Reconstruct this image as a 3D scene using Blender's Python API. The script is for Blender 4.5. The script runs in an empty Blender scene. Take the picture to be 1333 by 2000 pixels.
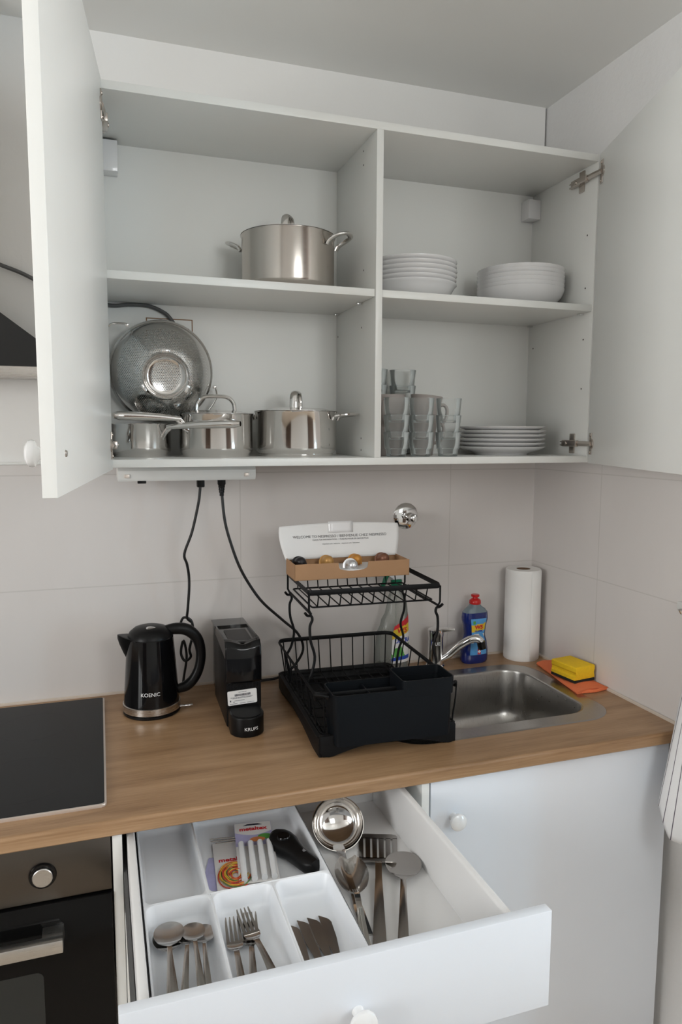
import bpy, bmesh, math, random
from mathutils import Vector, Matrix
random.seed(4)
PI = math.pi
SC = bpy.context.scene
COL = SC.collection
Z0 = 0.90          # height of the worktop above the floor; all z below are measured from the worktop

# ------------------------------------------------------------------ camera
cam_d = bpy.data.cameras.new('camera')
cam = bpy.data.objects.new('camera', cam_d); COL.objects.link(cam)
_right = Vector((0.94800, -0.31825, 0.00387)); _up = Vector((0.03130, 0.10532, 0.99395)); _fwd = Vector((0.31673, 0.94214, -0.10980))
cam.matrix_world = Matrix(((_right.x, _up.x, -_fwd.x, -1.19343), (_right.y, _up.y, -_fwd.y, -1.79038),
                           (_right.z, _up.z, -_fwd.z, 0.63871 + Z0), (0, 0, 0, 1)))
cam_d.sensor_fit = 'VERTICAL'; cam_d.sensor_height = 24.0; cam_d.lens = 24.0 * 1402.0 / 2000.0
cam_d.clip_start = 0.02; cam_d.clip_end = 50
SC.camera = cam

# ------------------------------------------------------------------ light
SC.view_settings.view_transform = 'Standard'; SC.view_settings.look = 'None'
SC.view_settings.exposure = 0.50; SC.view_settings.gamma = 1.0; SC.view_settings.use_curve_mapping = False
world = bpy.data.worlds.new('sky'); SC.world = world; world.use_nodes = True
world.node_tree.nodes['Background'].inputs[0].default_value = (0.62, 0.78, 1.0, 1)
world.node_tree.nodes['Background'].inputs[1].default_value = 1.0

def area(name, loc, size, energy, color, rot):
    l = bpy.data.lights.new(name, 'AREA'); l.shape = 'RECTANGLE'; l.size, l.size_y = size
    l.energy = energy; l.color = color
    o = bpy.data.objects.new(name, l); COL.objects.link(o)
    o.location = (loc[0], loc[1], loc[2] + Z0); o.rotation_euler = rot
    return o
# area lights in unseen windows, fitted to the brightness; left and right ones are added: (wall, from, to, sill, head, power, colour); walls: front = behind the camera, left and right
YF, XL, XR, ZC, ZF, YW = -2.50, -3.25, 2.0, 1.528, -Z0, -1.00
WIN = [('front', -0.72, -0.08, 0.66, 1.35, 7.5, (1.0, 1.0, 0.96)), ('front', 1.18, 1.82, -0.20, 1.00, 19.0, (0.50, 0.80, 1.0)),
       ('right', -2.36, -1.66, -0.10, 1.42, 24.0, (1.0, 0.90, 0.84)), ('left', -2.40, -1.35, 0.20, 1.40, 32.0, (1.0, 0.99, 0.96))]
for wall, a, b, c, d, e, f in WIN:
    m, zc = (a + b) / 2, (c + d) / 2
    loc, rz = {'front': ((m, YF - 0.03, zc), 0), 'left': ((XL - 0.28, m - 0.1, zc), -PI / 2 + 0.5), 'right': ((XR + 0.03, m, zc), PI / 2)}[wall]
    area('window_daylight', loc, (b - a - 0.04, d - c - 0.04), e, f, (PI / 2, 0, rz))
SC.cycles.transparent_max_bounces = 32

# ------------------------------------------------------------------ materials
class NT:
    def __init__(s, name):
        s.m = bpy.data.materials.new(name); s.m.use_nodes = True
        s.t = s.m.node_tree; s.b = s.t.nodes['Principled BSDF']
    def n(s, typ, **kw):
        x = s.t.nodes.new(typ)
        for k, v in kw.items(): setattr(x, k, v)
        return x
    def put(s, sock, v):
        if hasattr(v, 'is_linked') or isinstance(v, bpy.types.NodeSocket): s.t.links.new(v, sock)
        else: sock.default_value = v
    def math(s, op, a, b=None, c=None):
        x = s.n('ShaderNodeMath', operation=op); s.put(x.inputs[0], a)
        if b is not None: s.put(x.inputs[1], b)
        if c is not None: s.put(x.inputs[2], c)
        return x.outputs[0]
    def mix(s, f, a, b):
        x = s.n('ShaderNodeMix', data_type='RGBA'); s.put(x.inputs[0], f); s.put(x.inputs[6], a); s.put(x.inputs[7], b)
        return x.outputs[2]
    def obj(s):
        return s.n('ShaderNodeTexCoord').outputs['Object']
    def xyz(s, v):
        x = s.n('ShaderNodeSeparateXYZ'); s.put(x.inputs[0], v); return x.outputs
    def noise(s, scale, detail=4, vec=None, stretch=None):
        v = vec if vec is not None else s.obj()
        if stretch:
            mp = s.n('ShaderNodeMapping'); s.put(mp.inputs[0], v); mp.inputs[3].default_value = stretch; v = mp.outputs[0]
        x = s.n('ShaderNodeTexNoise'); s.put(x.inputs['Vector'], v); x.inputs['Scale'].default_value = scale; x.inputs['Detail'].default_value = detail
        return x.outputs[0]
    def ramp(s, f, stops):
        x = s.n('ShaderNodeValToRGB'); s.put(x.inputs[0], f)
        while len(x.color_ramp.elements) < len(stops): x.color_ramp.elements.new(0.5)
        for e, (p, c) in zip(x.color_ramp.elements, stops): e.position = p; e.color = (*c, 1)
        return x.outputs[0]
    def bump(s, h, strength, dist=0.002):
        x = s.n('ShaderNodeBump'); s.put(x.inputs['Height'], h); x.inputs['Strength'].default_value = strength; x.inputs['Distance'].default_value = dist
        s.t.links.new(x.outputs[0], s.b.inputs['Normal'])
    def set(s, **kw):
        for k, v in kw.items():
            k = {'color': 'Base Color', 'rough': 'Roughness', 'metal': 'Metallic', 'trans': 'Transmission Weight', 'ior': 'IOR', 'coat': 'Coat Weight', 'spec': 'Specular IOR Level', 'alpha': 'Alpha', 'aniso': 'Anisotropic', 'sheen': 'Sheen Weight'}[k]
            if isinstance(v, tuple) and len(v) == 3: v = (*v, 1)
            s.put(s.b.inputs[k], v)
        return s
def plain(name, color, rough=0.5, metal=0.0, vary=0.04, scale=14, bump=0.0, bscale=300, **kw):
    t = NT(name)
    f = t.noise(scale)
    lo = tuple(c * (1 - vary) for c in color); hi = tuple(min(1, c * (1 + vary)) for c in color)
    t.set(color=t.mix(f, (*lo, 1), (*hi, 1)), rough=rough, metal=metal, **kw)
    if bump: t.bump(t.noise(bscale), bump, 0.001)
    return t.m
MAT = {}
MAT['laminate'] = plain('white_laminate', (0.845, 0.845, 0.815), 0.34, vary=0.01)
MAT['laminate_edge'] = plain('white_edge_band', (0.83, 0.83, 0.81), 0.4, vary=0.01)
MAT['lower_laminate'] = plain('white_satin_laminate', (0.79, 0.825, 0.88), 0.30, vary=0.01)
MAT['drawer_white'] = plain('white_drawer_board', (0.85, 0.845, 0.84), 0.45, vary=0.02)
MAT['tray_white'] = plain('white_plastic', (0.86, 0.885, 0.92), 0.38, vary=0.01)
MAT['knob_white'] = plain('white_glazed_knob', (0.86, 0.86, 0.86), 0.15, vary=0.01, coat=0.5)
MAT['ceramic'] = plain('white_porcelain', (0.80, 0.79, 0.79), 0.12, vary=0.01, coat=0.4)
MAT['mug'] = plain('greige_stoneware', (0.46, 0.41, 0.385), 0.3, vary=0.03)
MAT['ceiling'] = plain('ceiling_paint', (0.83, 0.825, 0.80), 0.9, vary=0.015, scale=3)
MAT['floor'] = plain('floor_wood', (0.52, 0.43, 0.34), 0.4, vary=0.08, scale=6)
MAT['dark_wood'] = plain('dark_brown_wood', (0.10, 0.062, 0.045), 0.5, vary=0.2, scale=5)
MAT['chrome'] = plain('chrome', (0.80, 0.80, 0.80), 0.05, 1.0, vary=0.01)
MAT['mirror_steel'] = plain('polished_steel', (0.71, 0.69, 0.67), 0.09, 1.0, vary=0.02)
MAT['cutlery_steel'] = plain('cutlery_steel', (0.45, 0.43, 0.41), 0.2, 1.0, vary=0.03)
MAT['nickel'] = plain('nickel_hinge', (0.55, 0.50, 0.46), 0.25, 1.0, vary=0.05)
MAT['black_gloss'] = plain('black_gloss_plastic', (0.004, 0.004, 0.0045), 0.09, vary=0.1, spec=0.35)
MAT['black_satin'] = plain('black_satin_plastic', (0.006, 0.0058, 0.006), 0.36, vary=0.1, spec=0.2)
MAT['black_matt'] = plain('black_powder_coat', (0.007, 0.007, 0.0075), 0.5, vary=0.1, spec=0.15)
MAT['box_black'] = plain('charcoal_plastic', (0.0065, 0.008, 0.010), 0.42, vary=0.1, spec=0.12)
MAT['rubber'] = plain('black_cable_sheath', (0.012, 0.012, 0.012), 0.45, vary=0.1)
MAT['grey_cable'] = plain('grey_cable_sheath', (0.10, 0.10, 0.10), 0.5, vary=0.05)
MAT['glass_black'] = plain('black_hob_glass', (0.010, 0.011, 0.012), 0.16, vary=0.1, scale=8, spec=0.12)
MAT['oven_glass'] = plain('black_oven_glass', (0.005, 0.005, 0.005), 0.10, vary=0.1, spec=0.2)
MAT['oven_window'] = plain('oven_window_glass', (0.022, 0.026, 0.026), 0.12, vary=0.1)
MAT['zone_grey'] = plain('faint_zone_print', (0.016, 0.017, 0.018), 0.2, vary=0.1, spec=0.12)
MAT['hob_trim'] = plain('pale_metal_trim', (0.72, 0.64, 0.58), 0.35, 0.6, vary=0.02)
MAT['kraft'] = plain('kraft_card', (0.40, 0.225, 0.115), 0.75, vary=0.06, scale=40)
MAT['paper'] = plain('white_card', (0.80, 0.79, 0.78), 0.65, vary=0.01)
MAT['ink'] = plain('grey_print', (0.16, 0.155, 0.16), 0.7, vary=0.02)
MAT['white_print'] = plain('white_print', (0.80, 0.80, 0.80), 0.5, vary=0.01)
MAT['dark_print'] = plain('dark_print', (0.03, 0.03, 0.05), 0.6, vary=0.02)
MAT['red_print'] = plain('red_print', (0.62, 0.02, 0.03), 0.5, vary=0.02)
MAT['yellow_print'] = plain('yellow_print', (0.80, 0.56, 0.03), 0.5, vary=0.02)
MAT['blue_print'] = plain('blue_print', (0.02, 0.07, 0.42), 0.5, vary=0.02)
MAT['sky_print'] = plain('sky_blue_print', (0.10, 0.36, 0.72), 0.5, vary=0.25, scale=90)
MAT['green_print'] = plain('green_print', (0.10, 0.36, 0.07), 0.5, vary=0.35, scale=80)
MAT['lilac_print'] = plain('lilac_print', (0.46, 0.45, 0.70), 0.45, vary=0.25, scale=50)
MAT['orange_print'] = plain('orange_print', (0.62, 0.22, 0.08), 0.5, vary=0.2, scale=120)
MAT['soap_blue'] = plain('blue_soap_bottle', (0.006, 0.018, 0.14), 0.12, vary=0.05, coat=0.4)
MAT['soap_clear'] = plain('clear_soap_shoulder', (0.16, 0.21, 0.24), 0.1, vary=0.05, coat=0.4)
MAT['red_cap'] = plain('red_plastic', (0.55, 0.015, 0.015), 0.3, vary=0.03)
MAT['green_cap'] = plain('green_plastic', (0.0, 0.16, 0.075), 0.3, vary=0.03)
MAT['sponge_yellow'] = plain('yellow_foam', (0.88, 0.56, 0.012), 0.85, vary=0.12, scale=160, bump=0.5, bscale=500)
MAT['scourer'] = plain('black_scouring_pad', (0.015, 0.015, 0.012), 0.95, vary=0.3, scale=400, bump=0.6, bscale=700)
MAT['orange_cloth'] = plain('orange_cloth', (0.84, 0.20, 0.075), 0.9, vary=0.04, scale=60, bump=0.35, bscale=600)
MAT['kitchen_paper'] = plain('kitchen_paper', (0.86, 0.845, 0.82), 0.9, vary=0.015, bump=0.5, bscale=140)
MAT['core'] = plain('cardboard_core', (0.17, 0.10, 0.06), 0.8)
MAT['silicone'] = plain('beige_sealant', (0.62, 0.54, 0.46), 0.5, vary=0.03)
MAT['foil_gold'] = plain('gold_foil', (0.50, 0.27, 0.085), 0.4, 0.35, vary=0.08)
MAT['foil_copper'] = plain('copper_foil', (0.20, 0.085, 0.05), 0.4, 0.4, vary=0.08)
MAT['foil_dark'] = plain('black_foil', (0.018, 0.016, 0.018), 0.35, 0.3, vary=0.08)
MAT['foil_silver'] = plain('silver_foil', (0.75, 0.75, 0.76), 0.3, 0.8, vary=0.05)
MAT['socket_white'] = plain('warm_white_plastic', (0.70, 0.695, 0.67), 0.4, vary=0.01)
MAT['hood_black'] = plain('black_hood_enamel', (0.006, 0.006, 0.006), 0.35, vary=0.1)
MAT['raw_board'] = plain('raw_chipboard', (0.30, 0.17, 0.09), 0.9, vary=0.3, scale=200)
MAT['hole'] = plain('dark_drill_hole', (0.05, 0.045, 0.04), 0.8)
MAT['white_tube'] = plain('white_translucent_plastic', (0.74, 0.75, 0.76), 0.2, vary=0.02, coat=0.3)
MAT['band_red'] = plain('red_rubber', (0.60, 0.06, 0.03), 0.6); MAT['band_yellow'] = plain('yellow_rubber', (0.74, 0.46, 0.05), 0.6)
MAT['band_orange'] = plain('orange_rubber', (0.70, 0.20, 0.04), 0.6); MAT['band_green'] = plain('green_rubber', (0.12, 0.26, 0.07), 0.6)

def glassy(name, color, rough=0.0, ior=1.45, mixw=0.0):
    t = NT(name); t.set(color=color, rough=rough, trans=1.0, ior=ior); return t.m
def thin_clear(name, tint, opacity, rough=0.08, through=(0.93, 0.95, 0.94)):
    t = NT(name)
    t.set(color=tint, rough=rough)
    tr = t.n('ShaderNodeBsdfTransparent'); tr.inputs[0].default_value = (*through, 1)
    fr = t.n('ShaderNodeFresnel'); fr.inputs[0].default_value = 1.45
    fac = t.math('MINIMUM', t.math('ADD', fr.outputs[0], opacity), 1.0)
    mx = t.n('ShaderNodeMixShader'); t.t.links.new(fac, mx.inputs[0]); t.t.links.new(tr.outputs[0], mx.inputs[1]); t.t.links.new(t.b.outputs[0], mx.inputs[2])
    t.t.links.new(mx.outputs[0], t.t.nodes['Material Output'].inputs[0])
    return t.m
MAT['bottle_clear'] = thin_clear('clear_bottle_plastic', (0.46, 0.47, 0.44, 1), 0.24, 0.08, (0.96, 0.97, 0.955))
MAT['glass'] = thin_clear('clear_glass', (0.80, 0.83, 0.82, 1), 0.012, 0.04, (0.994, 0.996, 0.995))
MAT['smoke'] = thin_clear('smoky_clear_plastic', (0.035, 0.033, 0.032, 1), 0.60)

def brushed(name, color, rough, stretch, strength=0.05):
    t = NT(name); f = t.noise(60, 3, stretch=stretch)
    t.set(color=t.mix(f, (*[c * 0.93 for c in color], 1), (*color, 1)), metal=1.0, rough=t.math('MULTIPLY_ADD', f, 0.16, rough - 0.08))
    return t.m
MAT['brushed'] = brushed('brushed_steel', (0.60, 0.565, 0.53), 0.27, (0.5, 0.5, 30))
MAT['sink_steel'] = brushed('satin_sink_steel', (0.43, 0.415, 0.395), 0.30, (30, 1, 1))
MAT['oven_steel'] = brushed('oven_steel', (0.14, 0.125, 0.11), 0.36, (1, 1, 40))
MAT['handle_steel'] = brushed('handle_steel', (0.66, 0.65, 0.63), 0.30, (1, 30, 30))
MAT['pot_steel'] = brushed('satin_pot_steel', (0.60, 0.555, 0.51), 0.21, (1, 1, 60))

def m_plaster():
    t = NT('white_plaster'); f = t.noise(4, 3)
    t.set(color=t.mix(f, (0.80, 0.79, 0.78, 1), (0.82, 0.81, 0.80, 1)), rough=0.92)
    t.bump(t.noise(70, 5), 0.35, 0.004); return t.m
MAT['plaster'] = m_plaster()
def m_smooth_plaster():
    t = NT('white_wall_paint'); f = t.noise(3, 3)
    t.set(color=t.mix(f, (0.83, 0.82, 0.80, 1), (0.85, 0.84, 0.82, 1)), rough=0.9)
    t.bump(t.noise(90, 4), 0.12, 0.003); return t.m
MAT['paint'] = m_smooth_plaster()
def m_tile(name, axis, off):
    t = NT(name); p = t.xyz(t.obj())
    u = t.math('FRACT', t.math('DIVIDE', t.math('ADD', p[axis], off), 0.5894))
    v = t.math('FRACT', t.math('DIVIDE', p[2], 0.269))
    def edge(c, w):                                   # 1 in the joint
        d = t.math('SUBTRACT', 0.5, t.math('ABSOLUTE', t.math('SUBTRACT', c, 0.5)))
        return t.math('LESS_THAN', d, w)
    j = t.math('MAXIMUM', edge(u, 0.0014 / 0.5894), edge(v, 0.0014 / 0.269))
    f = t.noise(5, 5); g = t.noise(30, 4, stretch=(1, 1, 0.25))
    body = t.mix(t.math('MULTIPLY_ADD', g, 0.4, t.math('MULTIPLY', f, 0.6)), (0.665, 0.625, 0.60, 1), (0.715, 0.675, 0.65, 1))
    t.set(color=t.mix(j, body, (0.61, 0.575, 0.545, 1)), rough=t.math('MULTIPLY_ADD', j, 0.4, 0.38))
    t.bump(t.math('SUBTRACT', 1.0, j), 0.6, 0.0015)
    return t.m
MAT['tile_back'] = m_tile('beige_wall_tile_back', 0, 0.2709)
MAT['tile_right'] = m_tile('beige_wall_tile_right', 1, 0.2929)
def m_oak():
    t = NT('oak_laminate'); o = t.obj()
    g1 = t.noise(3.2, 5, o, (1.0, 10, 10)); g2 = t.noise(9, 6, o, (1.5, 38, 38)); g3 = t.noise(1.4, 2, o, (1, 2.5, 2.5))
    f = t.math('ADD', t.math('MULTIPLY', g1, 0.45), t.math('ADD', t.math('MULTIPLY', g2, 0.3), t.math('MULTIPLY', g3, 0.25)))
    c = t.ramp(f, [(0.36, (0.235, 0.130, 0.062)), (0.48, (0.335, 0.198, 0.102)), (0.62, (0.43, 0.270, 0.150))])
    vo = t.n('ShaderNodeTexVoronoi'); mp = t.n('ShaderNodeMapping'); t.put(mp.inputs[0], o); mp.inputs[3].default_value = (2.1, 6.5, 6.5)
    t.put(vo.inputs['Vector'], mp.outputs[0]); vo.inputs['Scale'].default_value = 1.4
    k = t.ramp(vo.outputs['Distance'], [(0.0, (1, 1, 1)), (0.055, (0, 0, 0))])
    c = t.mix(t.math('MULTIPLY', k, 0.35), c, (0.17, 0.085, 0.035, 1))
    t.set(color=c, rough=0.34); t.bump(g2, 0.08, 0.001); return t.m
MAT['oak'] = m_oak()
def m_perforated():
    t = NT('perforated_steel'); p = t.xyz(t.obj()); S = 260.0
    x = t.math('MULTIPLY', p[0], S); y = t.math('MULTIPLY', p[1], S / math.sqrt(3))
    def dots(dx):
        fx = t.math('SUBTRACT', t.math('FRACT', t.math('ADD', x, dx)), 0.5)
        fy = t.math('MULTIPLY', t.math('SUBTRACT', t.math('FRACT', t.math('ADD', y, dx)), 0.5), math.sqrt(3))
        return t.math('SQRT', t.math('ADD', t.math('MULTIPLY', fx, fx), t.math('MULTIPLY', fy, fy)))
    d = t.math('MINIMUM', dots(0.0), dots(0.5))
    rr = t.math('SQRT', t.math('ADD', t.math('MULTIPLY', p[0], p[0]), t.math('MULTIPLY', p[1], p[1])))
    hole = t.math('MULTIPLY', t.math('LESS_THAN', d, 0.25), t.math('LESS_THAN', rr, 0.100))
    t.set(color=(0.68, 0.67, 0.655), metal=1.0, rough=0.15)
    tr = t.n('ShaderNodeBsdfTransparent'); mx = t.n('ShaderNodeMixShader')
    t.t.links.new(hole, mx.inputs[0]); t.t.links.new(t.b.outputs[0], mx.inputs[1]); t.t.links.new(tr.outputs[0], mx.inputs[2])
    t.t.links.new(mx.outputs[0], t.t.nodes['Material Output'].inputs[0]); return t.m
MAT['perforated'] = m_perforated()
def m_towel():
    t = NT('striped_linen'); 
    uv = t.n('ShaderNodeUVMap').outputs[0]; p = t.xyz(uv)
    wob = t.noise(9, 2)
    s = t.math('FRACT', t.math('ADD', t.math('MULTIPLY', p[0], 11.0), t.math('MULTIPLY', wob, 0.08)))
    st = t.math('LESS_THAN', t.math('ABSOLUTE', t.math('SUBTRACT', s, 0.3)), 0.045)
    t.set(color=t.mix(st, (0.74, 0.735, 0.74, 1), (0.10, 0.085, 0.11, 1)), rough=0.95)
    t.bump(t.noise(900, 2), 0.3, 0.001); return t.m
MAT['towel'] = m_towel()

# ------------------------------------------------------------------ geometry helpers
class G:
    def __init__(s): s.bm = bmesh.new()
    def _f(s, vs, mi):
        try:
            f = s.bm.faces.new(vs); f.material_index = mi; return f
        except ValueError: return None
    def box(s, x0, y0, z0, x1, y1, z1, mi=0, bev=0.0, seg=2, M=None):
        if x0 > x1: x0, x1 = x1, x0
        if y0 > y1: y0, y1 = y1, y0
        if z0 > z1: z0, z1 = z1, z0
        v = [s.bm.verts.new(p) for p in ((x0, y0, z0), (x1, y0, z0), (x1, y1, z0), (x0, y1, z0), (x0, y0, z1), (x1, y0, z1), (x1, y1, z1), (x0, y1, z1))]
        fs = [s._f([v[i] for i in q], mi) for q in ((3, 2, 1, 0), (4, 5, 6, 7), (0, 1, 5, 4), (1, 2, 6, 5), (2, 3, 7, 6), (3, 0, 4, 7))]
        if M is not None:
            for a in v: a.co = M @ a.co
        if bev > 0:
            es = set(e for f in fs for e in f.edges)
            r = bmesh.ops.bevel(s.bm, geom=list(es), offset=bev, segments=seg, affect='EDGES', profile=0.5, clamp_overlap=True)
            for f in r['faces']: f.material_index = mi
        return s
    def loft(s, rings, mi=0, cap0=True, cap1=True, closed=True, M=None):
        R = []
        for ring in rings:
            R.append([s.bm.verts.new(M @ Vector(p) if M is not None else p) for p in ring])
        n = len(R[0])
        for a, b in zip(R, R[1:]):
            for i in range(n if closed else n - 1):
                j = (i + 1) % n
                s._f([a[i], a[j], b[j], b[i]], mi(0) if callable(mi) else mi)
        m0 = mi(0) if callable(mi) else mi
        if cap0: s._f(list(reversed(R[0])), m0)
        if cap1: s._f(R[-1], m0)
        return s
    def lathe(s, prof, c=(0, 0, 0), n=48, mi=0, M=None, a0=0, sx=1, sy=1):
        prev = None
        for (r, z) in prof:
            if r <= 1e-6: ring = [s.bm.verts.new((c[0], c[1], c[2] + z))]
            else: ring = [s.bm.verts.new((c[0] + sx * r * math.cos(a0 + 2 * PI * i / n), c[1] + sy * r * math.sin(a0 + 2 * PI * i / n), c[2] + z)) for i in range(n)]
            if M is not None:
                for v in ring: v.co = M @ v.co
            if prev is not None:
                for i in range(n):
                    j = (i + 1) % n
                    if len(prev) == 1 and len(ring) > 1: s._f([prev[0], ring[j], ring[i]], mi)
                    elif len(ring) == 1 and len(prev) > 1: s._f([prev[i], prev[j], ring[0]], mi)
                    elif len(prev) > 1: s._f([prev[i], prev[j], ring[j], ring[i]], mi)
            prev = ring
        return s
    def tube(s, pts, r, n=8, mi=0, closed=False, sub=0, flat=1.0, up=None, M=None):
        P = [Vector(p) for p in pts]
        if sub: P = spline(P, sub, closed)
        N = len(P)
        rad = r if isinstance(r, (list, tuple)) else None
        rings = []; prevn = None
        for i in range(N):
            if closed: t = P[(i + 1) % N] - P[i - 1]
            else: t = P[min(i + 1, N - 1)] - P[max(i - 1, 0)]
            t.normalize()
            if up is not None: nn = Vector(up) - t * t.dot(Vector(up))
            elif prevn is None:
                a = Vector((0, 0, 1)) if abs(t.z) < 0.9 else Vector((1, 0, 0)); nn = a - t * t.dot(a)
            else: nn = prevn - t * t.dot(prevn)
            if nn.length < 1e-6: nn = t.orthogonal()
            nn.normalize(); prevn = nn; bb = t.cross(nn)
            if rad: k = i * (len(rad) - 1) / max(1, N - 1); k0 = int(k); rr = rad[k0] + (rad[min(k0 + 1, len(rad) - 1)] - rad[k0]) * (k - k0)
            else: rr = r
            rings.append([P[i] + nn * (rr * math.cos(2 * PI * j / n)) + bb * (rr * flat * math.sin(2 * PI * j / n)) for j in range(n)])
        if closed: rings.append(rings[0])
        s.loft(rings, mi, cap0=not closed, cap1=not closed, M=M)
        if closed: bmesh.ops.remove_doubles(s.bm, verts=s.bm.verts[-2 * n * 1:], dist=1e-7) if False else None
        return s
    def prism(s, poly, d0, d1, axis='z', mi=0, bev=0.0, seg=2, M=None):
        def P(a, b, d): return {'z': (a, b, d), 'x': (d, a, b), 'y': (a, d, b)}[axis]
        A = [s.bm.verts.new(P(a, b, d0)) for a, b in poly]; B = [s.bm.verts.new(P(a, b, d1)) for a, b in poly]
        if M is not None:
            for v in A + B: v.co = M @ v.co
        n = len(poly); fs = [s._f(list(reversed(A)), mi), s._f(B, mi)]
        for i in range(n): fs.append(s._f([A[i], A[(i + 1) % n], B[(i + 1) % n], B[i]], mi))
        if bev > 0:
            es = set(e for f in fs[:2] if f for e in f.edges)
            r = bmesh.ops.bevel(s.bm, geom=list(es), offset=bev, segments=seg, affect='EDGES', profile=0.5, clamp_overlap=True)
            for f in r['faces']: f.material_index = mi
        return s
    def strip(s, st, nv=10, t=0.0012, mi=0, M=None):
        """lengthwise strip; a station is (y, half width, z, sag, x offset): spoon bowls, handles, blades"""
        rings = []
        for (y, w, z, sag, xo) in st:
            top = []; bot = []
            for i in range(nv + 1):
                u = -1 + 2 * i / nv; zz = z - sag * (1 - u * u)
                top.append((xo + w * u, y, zz + t)); bot.append((xo + w * u, y, zz))
            rings.append(top + bot[::-1])
        return s.loft(rings, mi, M=M)
    def grid(s, fn, nu, nv, mi=0, M=None):
        V = [[s.bm.verts.new(M @ Vector(fn(i / nu, j / nv)) if M is not None else fn(i / nu, j / nv)) for j in range(nv + 1)] for i in range(nu + 1)]
        for i in range(nu):
            for j in range(nv):
                s._f([V[i][j], V[i + 1][j], V[i + 1][j + 1], V[i][j + 1]], mi((i + 0.5) / nu, (j + 0.5) / nv) if callable(mi) else mi)
        return s
    def mesh(s, me, M=None, mi=0):
        n0 = len(s.bm.verts); f0 = len(s.bm.faces); s.bm.from_mesh(me); s.bm.verts.ensure_lookup_table(); s.bm.faces.ensure_lookup_table()
        if M is not None:
            for v in s.bm.verts[n0:]: v.co = (M(v.co) if callable(M) else M @ v.co)
        for f in s.bm.faces[f0:]: f.material_index = mi
        return s
def spline(P, sub, closed=False):
    out = []; N = len(P)
    for i in range(N if closed else N - 1):
        p0 = P[i - 1] if (i > 0 or closed) else P[0] * 2 - P[1]; p1 = P[i]; p2 = P[(i + 1) % N]; p3 = P[(i + 2) % N] if (i + 2 < N or closed) else P[-1] * 2 - P[-2]
        for k in range(sub):
            t = k / sub
            out.append(0.5 * ((2 * p1) + (p2 - p0) * t + (2 * p0 - 5 * p1 + 4 * p2 - p3) * t * t + (3 * p1 - p0 - 3 * p2 + p3) * t ** 3))
    if not closed: out.append(P[-1].copy())
    return out
def rrect(x0, y0, x1, y1, r, n=6):
    out = []
    for cx, cy, a in ((x1 - r, y1 - r, 0), (x0 + r, y1 - r, PI / 2), (x0 + r, y0 + r, PI), (x1 - r, y0 + r, 1.5 * PI)):
        for i in range(n + 1): out.append((cx + r * math.cos(a + PI / 2 * i / n), cy + r * math.sin(a + PI / 2 * i / n)))
    return out
def obj(name, g, mats, parent=None, sharp=35, solid=0.0):
    me = bpy.data.meshes.new(name)
    bmesh.ops.recalc_face_normals(g.bm, faces=g.bm.faces[:])
    g.bm.to_mesh(me); g.bm.free()
    for m in (mats if isinstance(mats, (list, tuple)) else [mats]): me.materials.append(MAT[m])
    for p in me.polygons: p.use_smooth = True
    me.set_sharp_from_angle(angle=math.radians(sharp))
    o = bpy.data.objects.new(name, me); COL.objects.link(o)
    if parent is not None: o.parent = parent
    else: o.location = (0, 0, Z0)
    if solid:
        md = o.modifiers.new('thickness', 'SOLIDIFY'); md.thickness = solid; md.offset = 0
    return o
def tag(o, label, cat, group=None, kind=None):
    o['label'] = label; o['category'] = cat
    if group: o['group'] = group
    if kind: o['kind'] = kind
    return o
def thing(name, label, cat, loc=(0, 0, 0), rz=0.0, group=None):
    o = bpy.data.objects.new(name, None); COL.objects.link(o); o.empty_display_size = 0.05
    o.location = (loc[0], loc[1], loc[2] + Z0); o.rotation_euler = (0, 0, rz)
    return tag(o, label, cat, group)
def struct(name, g, mats, sharp=35):
    o = obj(name, g, mats, None, sharp); o['kind'] = 'structure'; return o
def dup(root, loc, rz, label, group=None, rot=None):
    r = root.copy(); COL.objects.link(r); r.location = (loc[0], loc[1], loc[2] + Z0); r.rotation_euler = rot if rot else (0, 0, rz)
    r['label'] = label
    if group: r['group'] = group
    for ch in list(root.children):
        c = ch.copy(); COL.objects.link(c); c.parent = r
        for q in list(ch.children):
            d = q.copy(); COL.objects.link(d); d.parent = c
    return r
def text(body, size, extrude=0.0003, align='CENTER', bold=0.0):
    cu = bpy.data.curves.new('lettering', 'FONT'); cu.body = body; cu.size = size; cu.extrude = extrude; cu.align_x = align; cu.align_y = 'CENTER'; cu.offset = bold
    cu.resolution_u = 3
    o = bpy.data.objects.new('lettering', cu); COL.objects.link(o)
    dg = bpy.context.evaluated_depsgraph_get(); dg.update()
    me = bpy.data.meshes.new_from_object(o.evaluated_get(dg))
    bpy.data.objects.remove(o); bpy.data.curves.remove(cu)
    return me
def XF(loc=(0, 0, 0), rz=0, rx=0, ry=0):
    return Matrix.Translation(loc) @ Matrix.Rotation(rz, 4, 'Z') @ Matrix.Rotation(ry, 4, 'Y') @ Matrix.Rotation(rx, 4, 'X')
def wrap(cx, cy, ang, rfn, z, off=0.0004):
    """lay flat lettering (x, y, z) on an upright round surface, centred on the direction ang"""
    def f(co):
        zz = z + co.y; r = rfn(zz); a = ang + co.x / r
        return Vector((cx + (r + off + co.z) * math.cos(a), cy + (r + off + co.z) * math.sin(a), zz))
    return f
def knob(g, c, d, r=0.0165, mi=0):
    """turned cabinet knob whose foot stands at c and which points along d"""
    q = Vector(d).normalized().to_track_quat('Z', 'Y').to_matrix().to_4x4()
    g.lathe([(0, 0), (0.0085, 0), (0.0075, 0.006), (0.0065, 0.011), (0.009, 0.015), (r * 0.93, 0.018), (r, 0.0215), (r * 0.96, 0.025), (r * 0.7, 0.0285), (0, 0.030)], n=28, mi=mi, M=Matrix.Translation(c) @ q)
    return g

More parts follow.
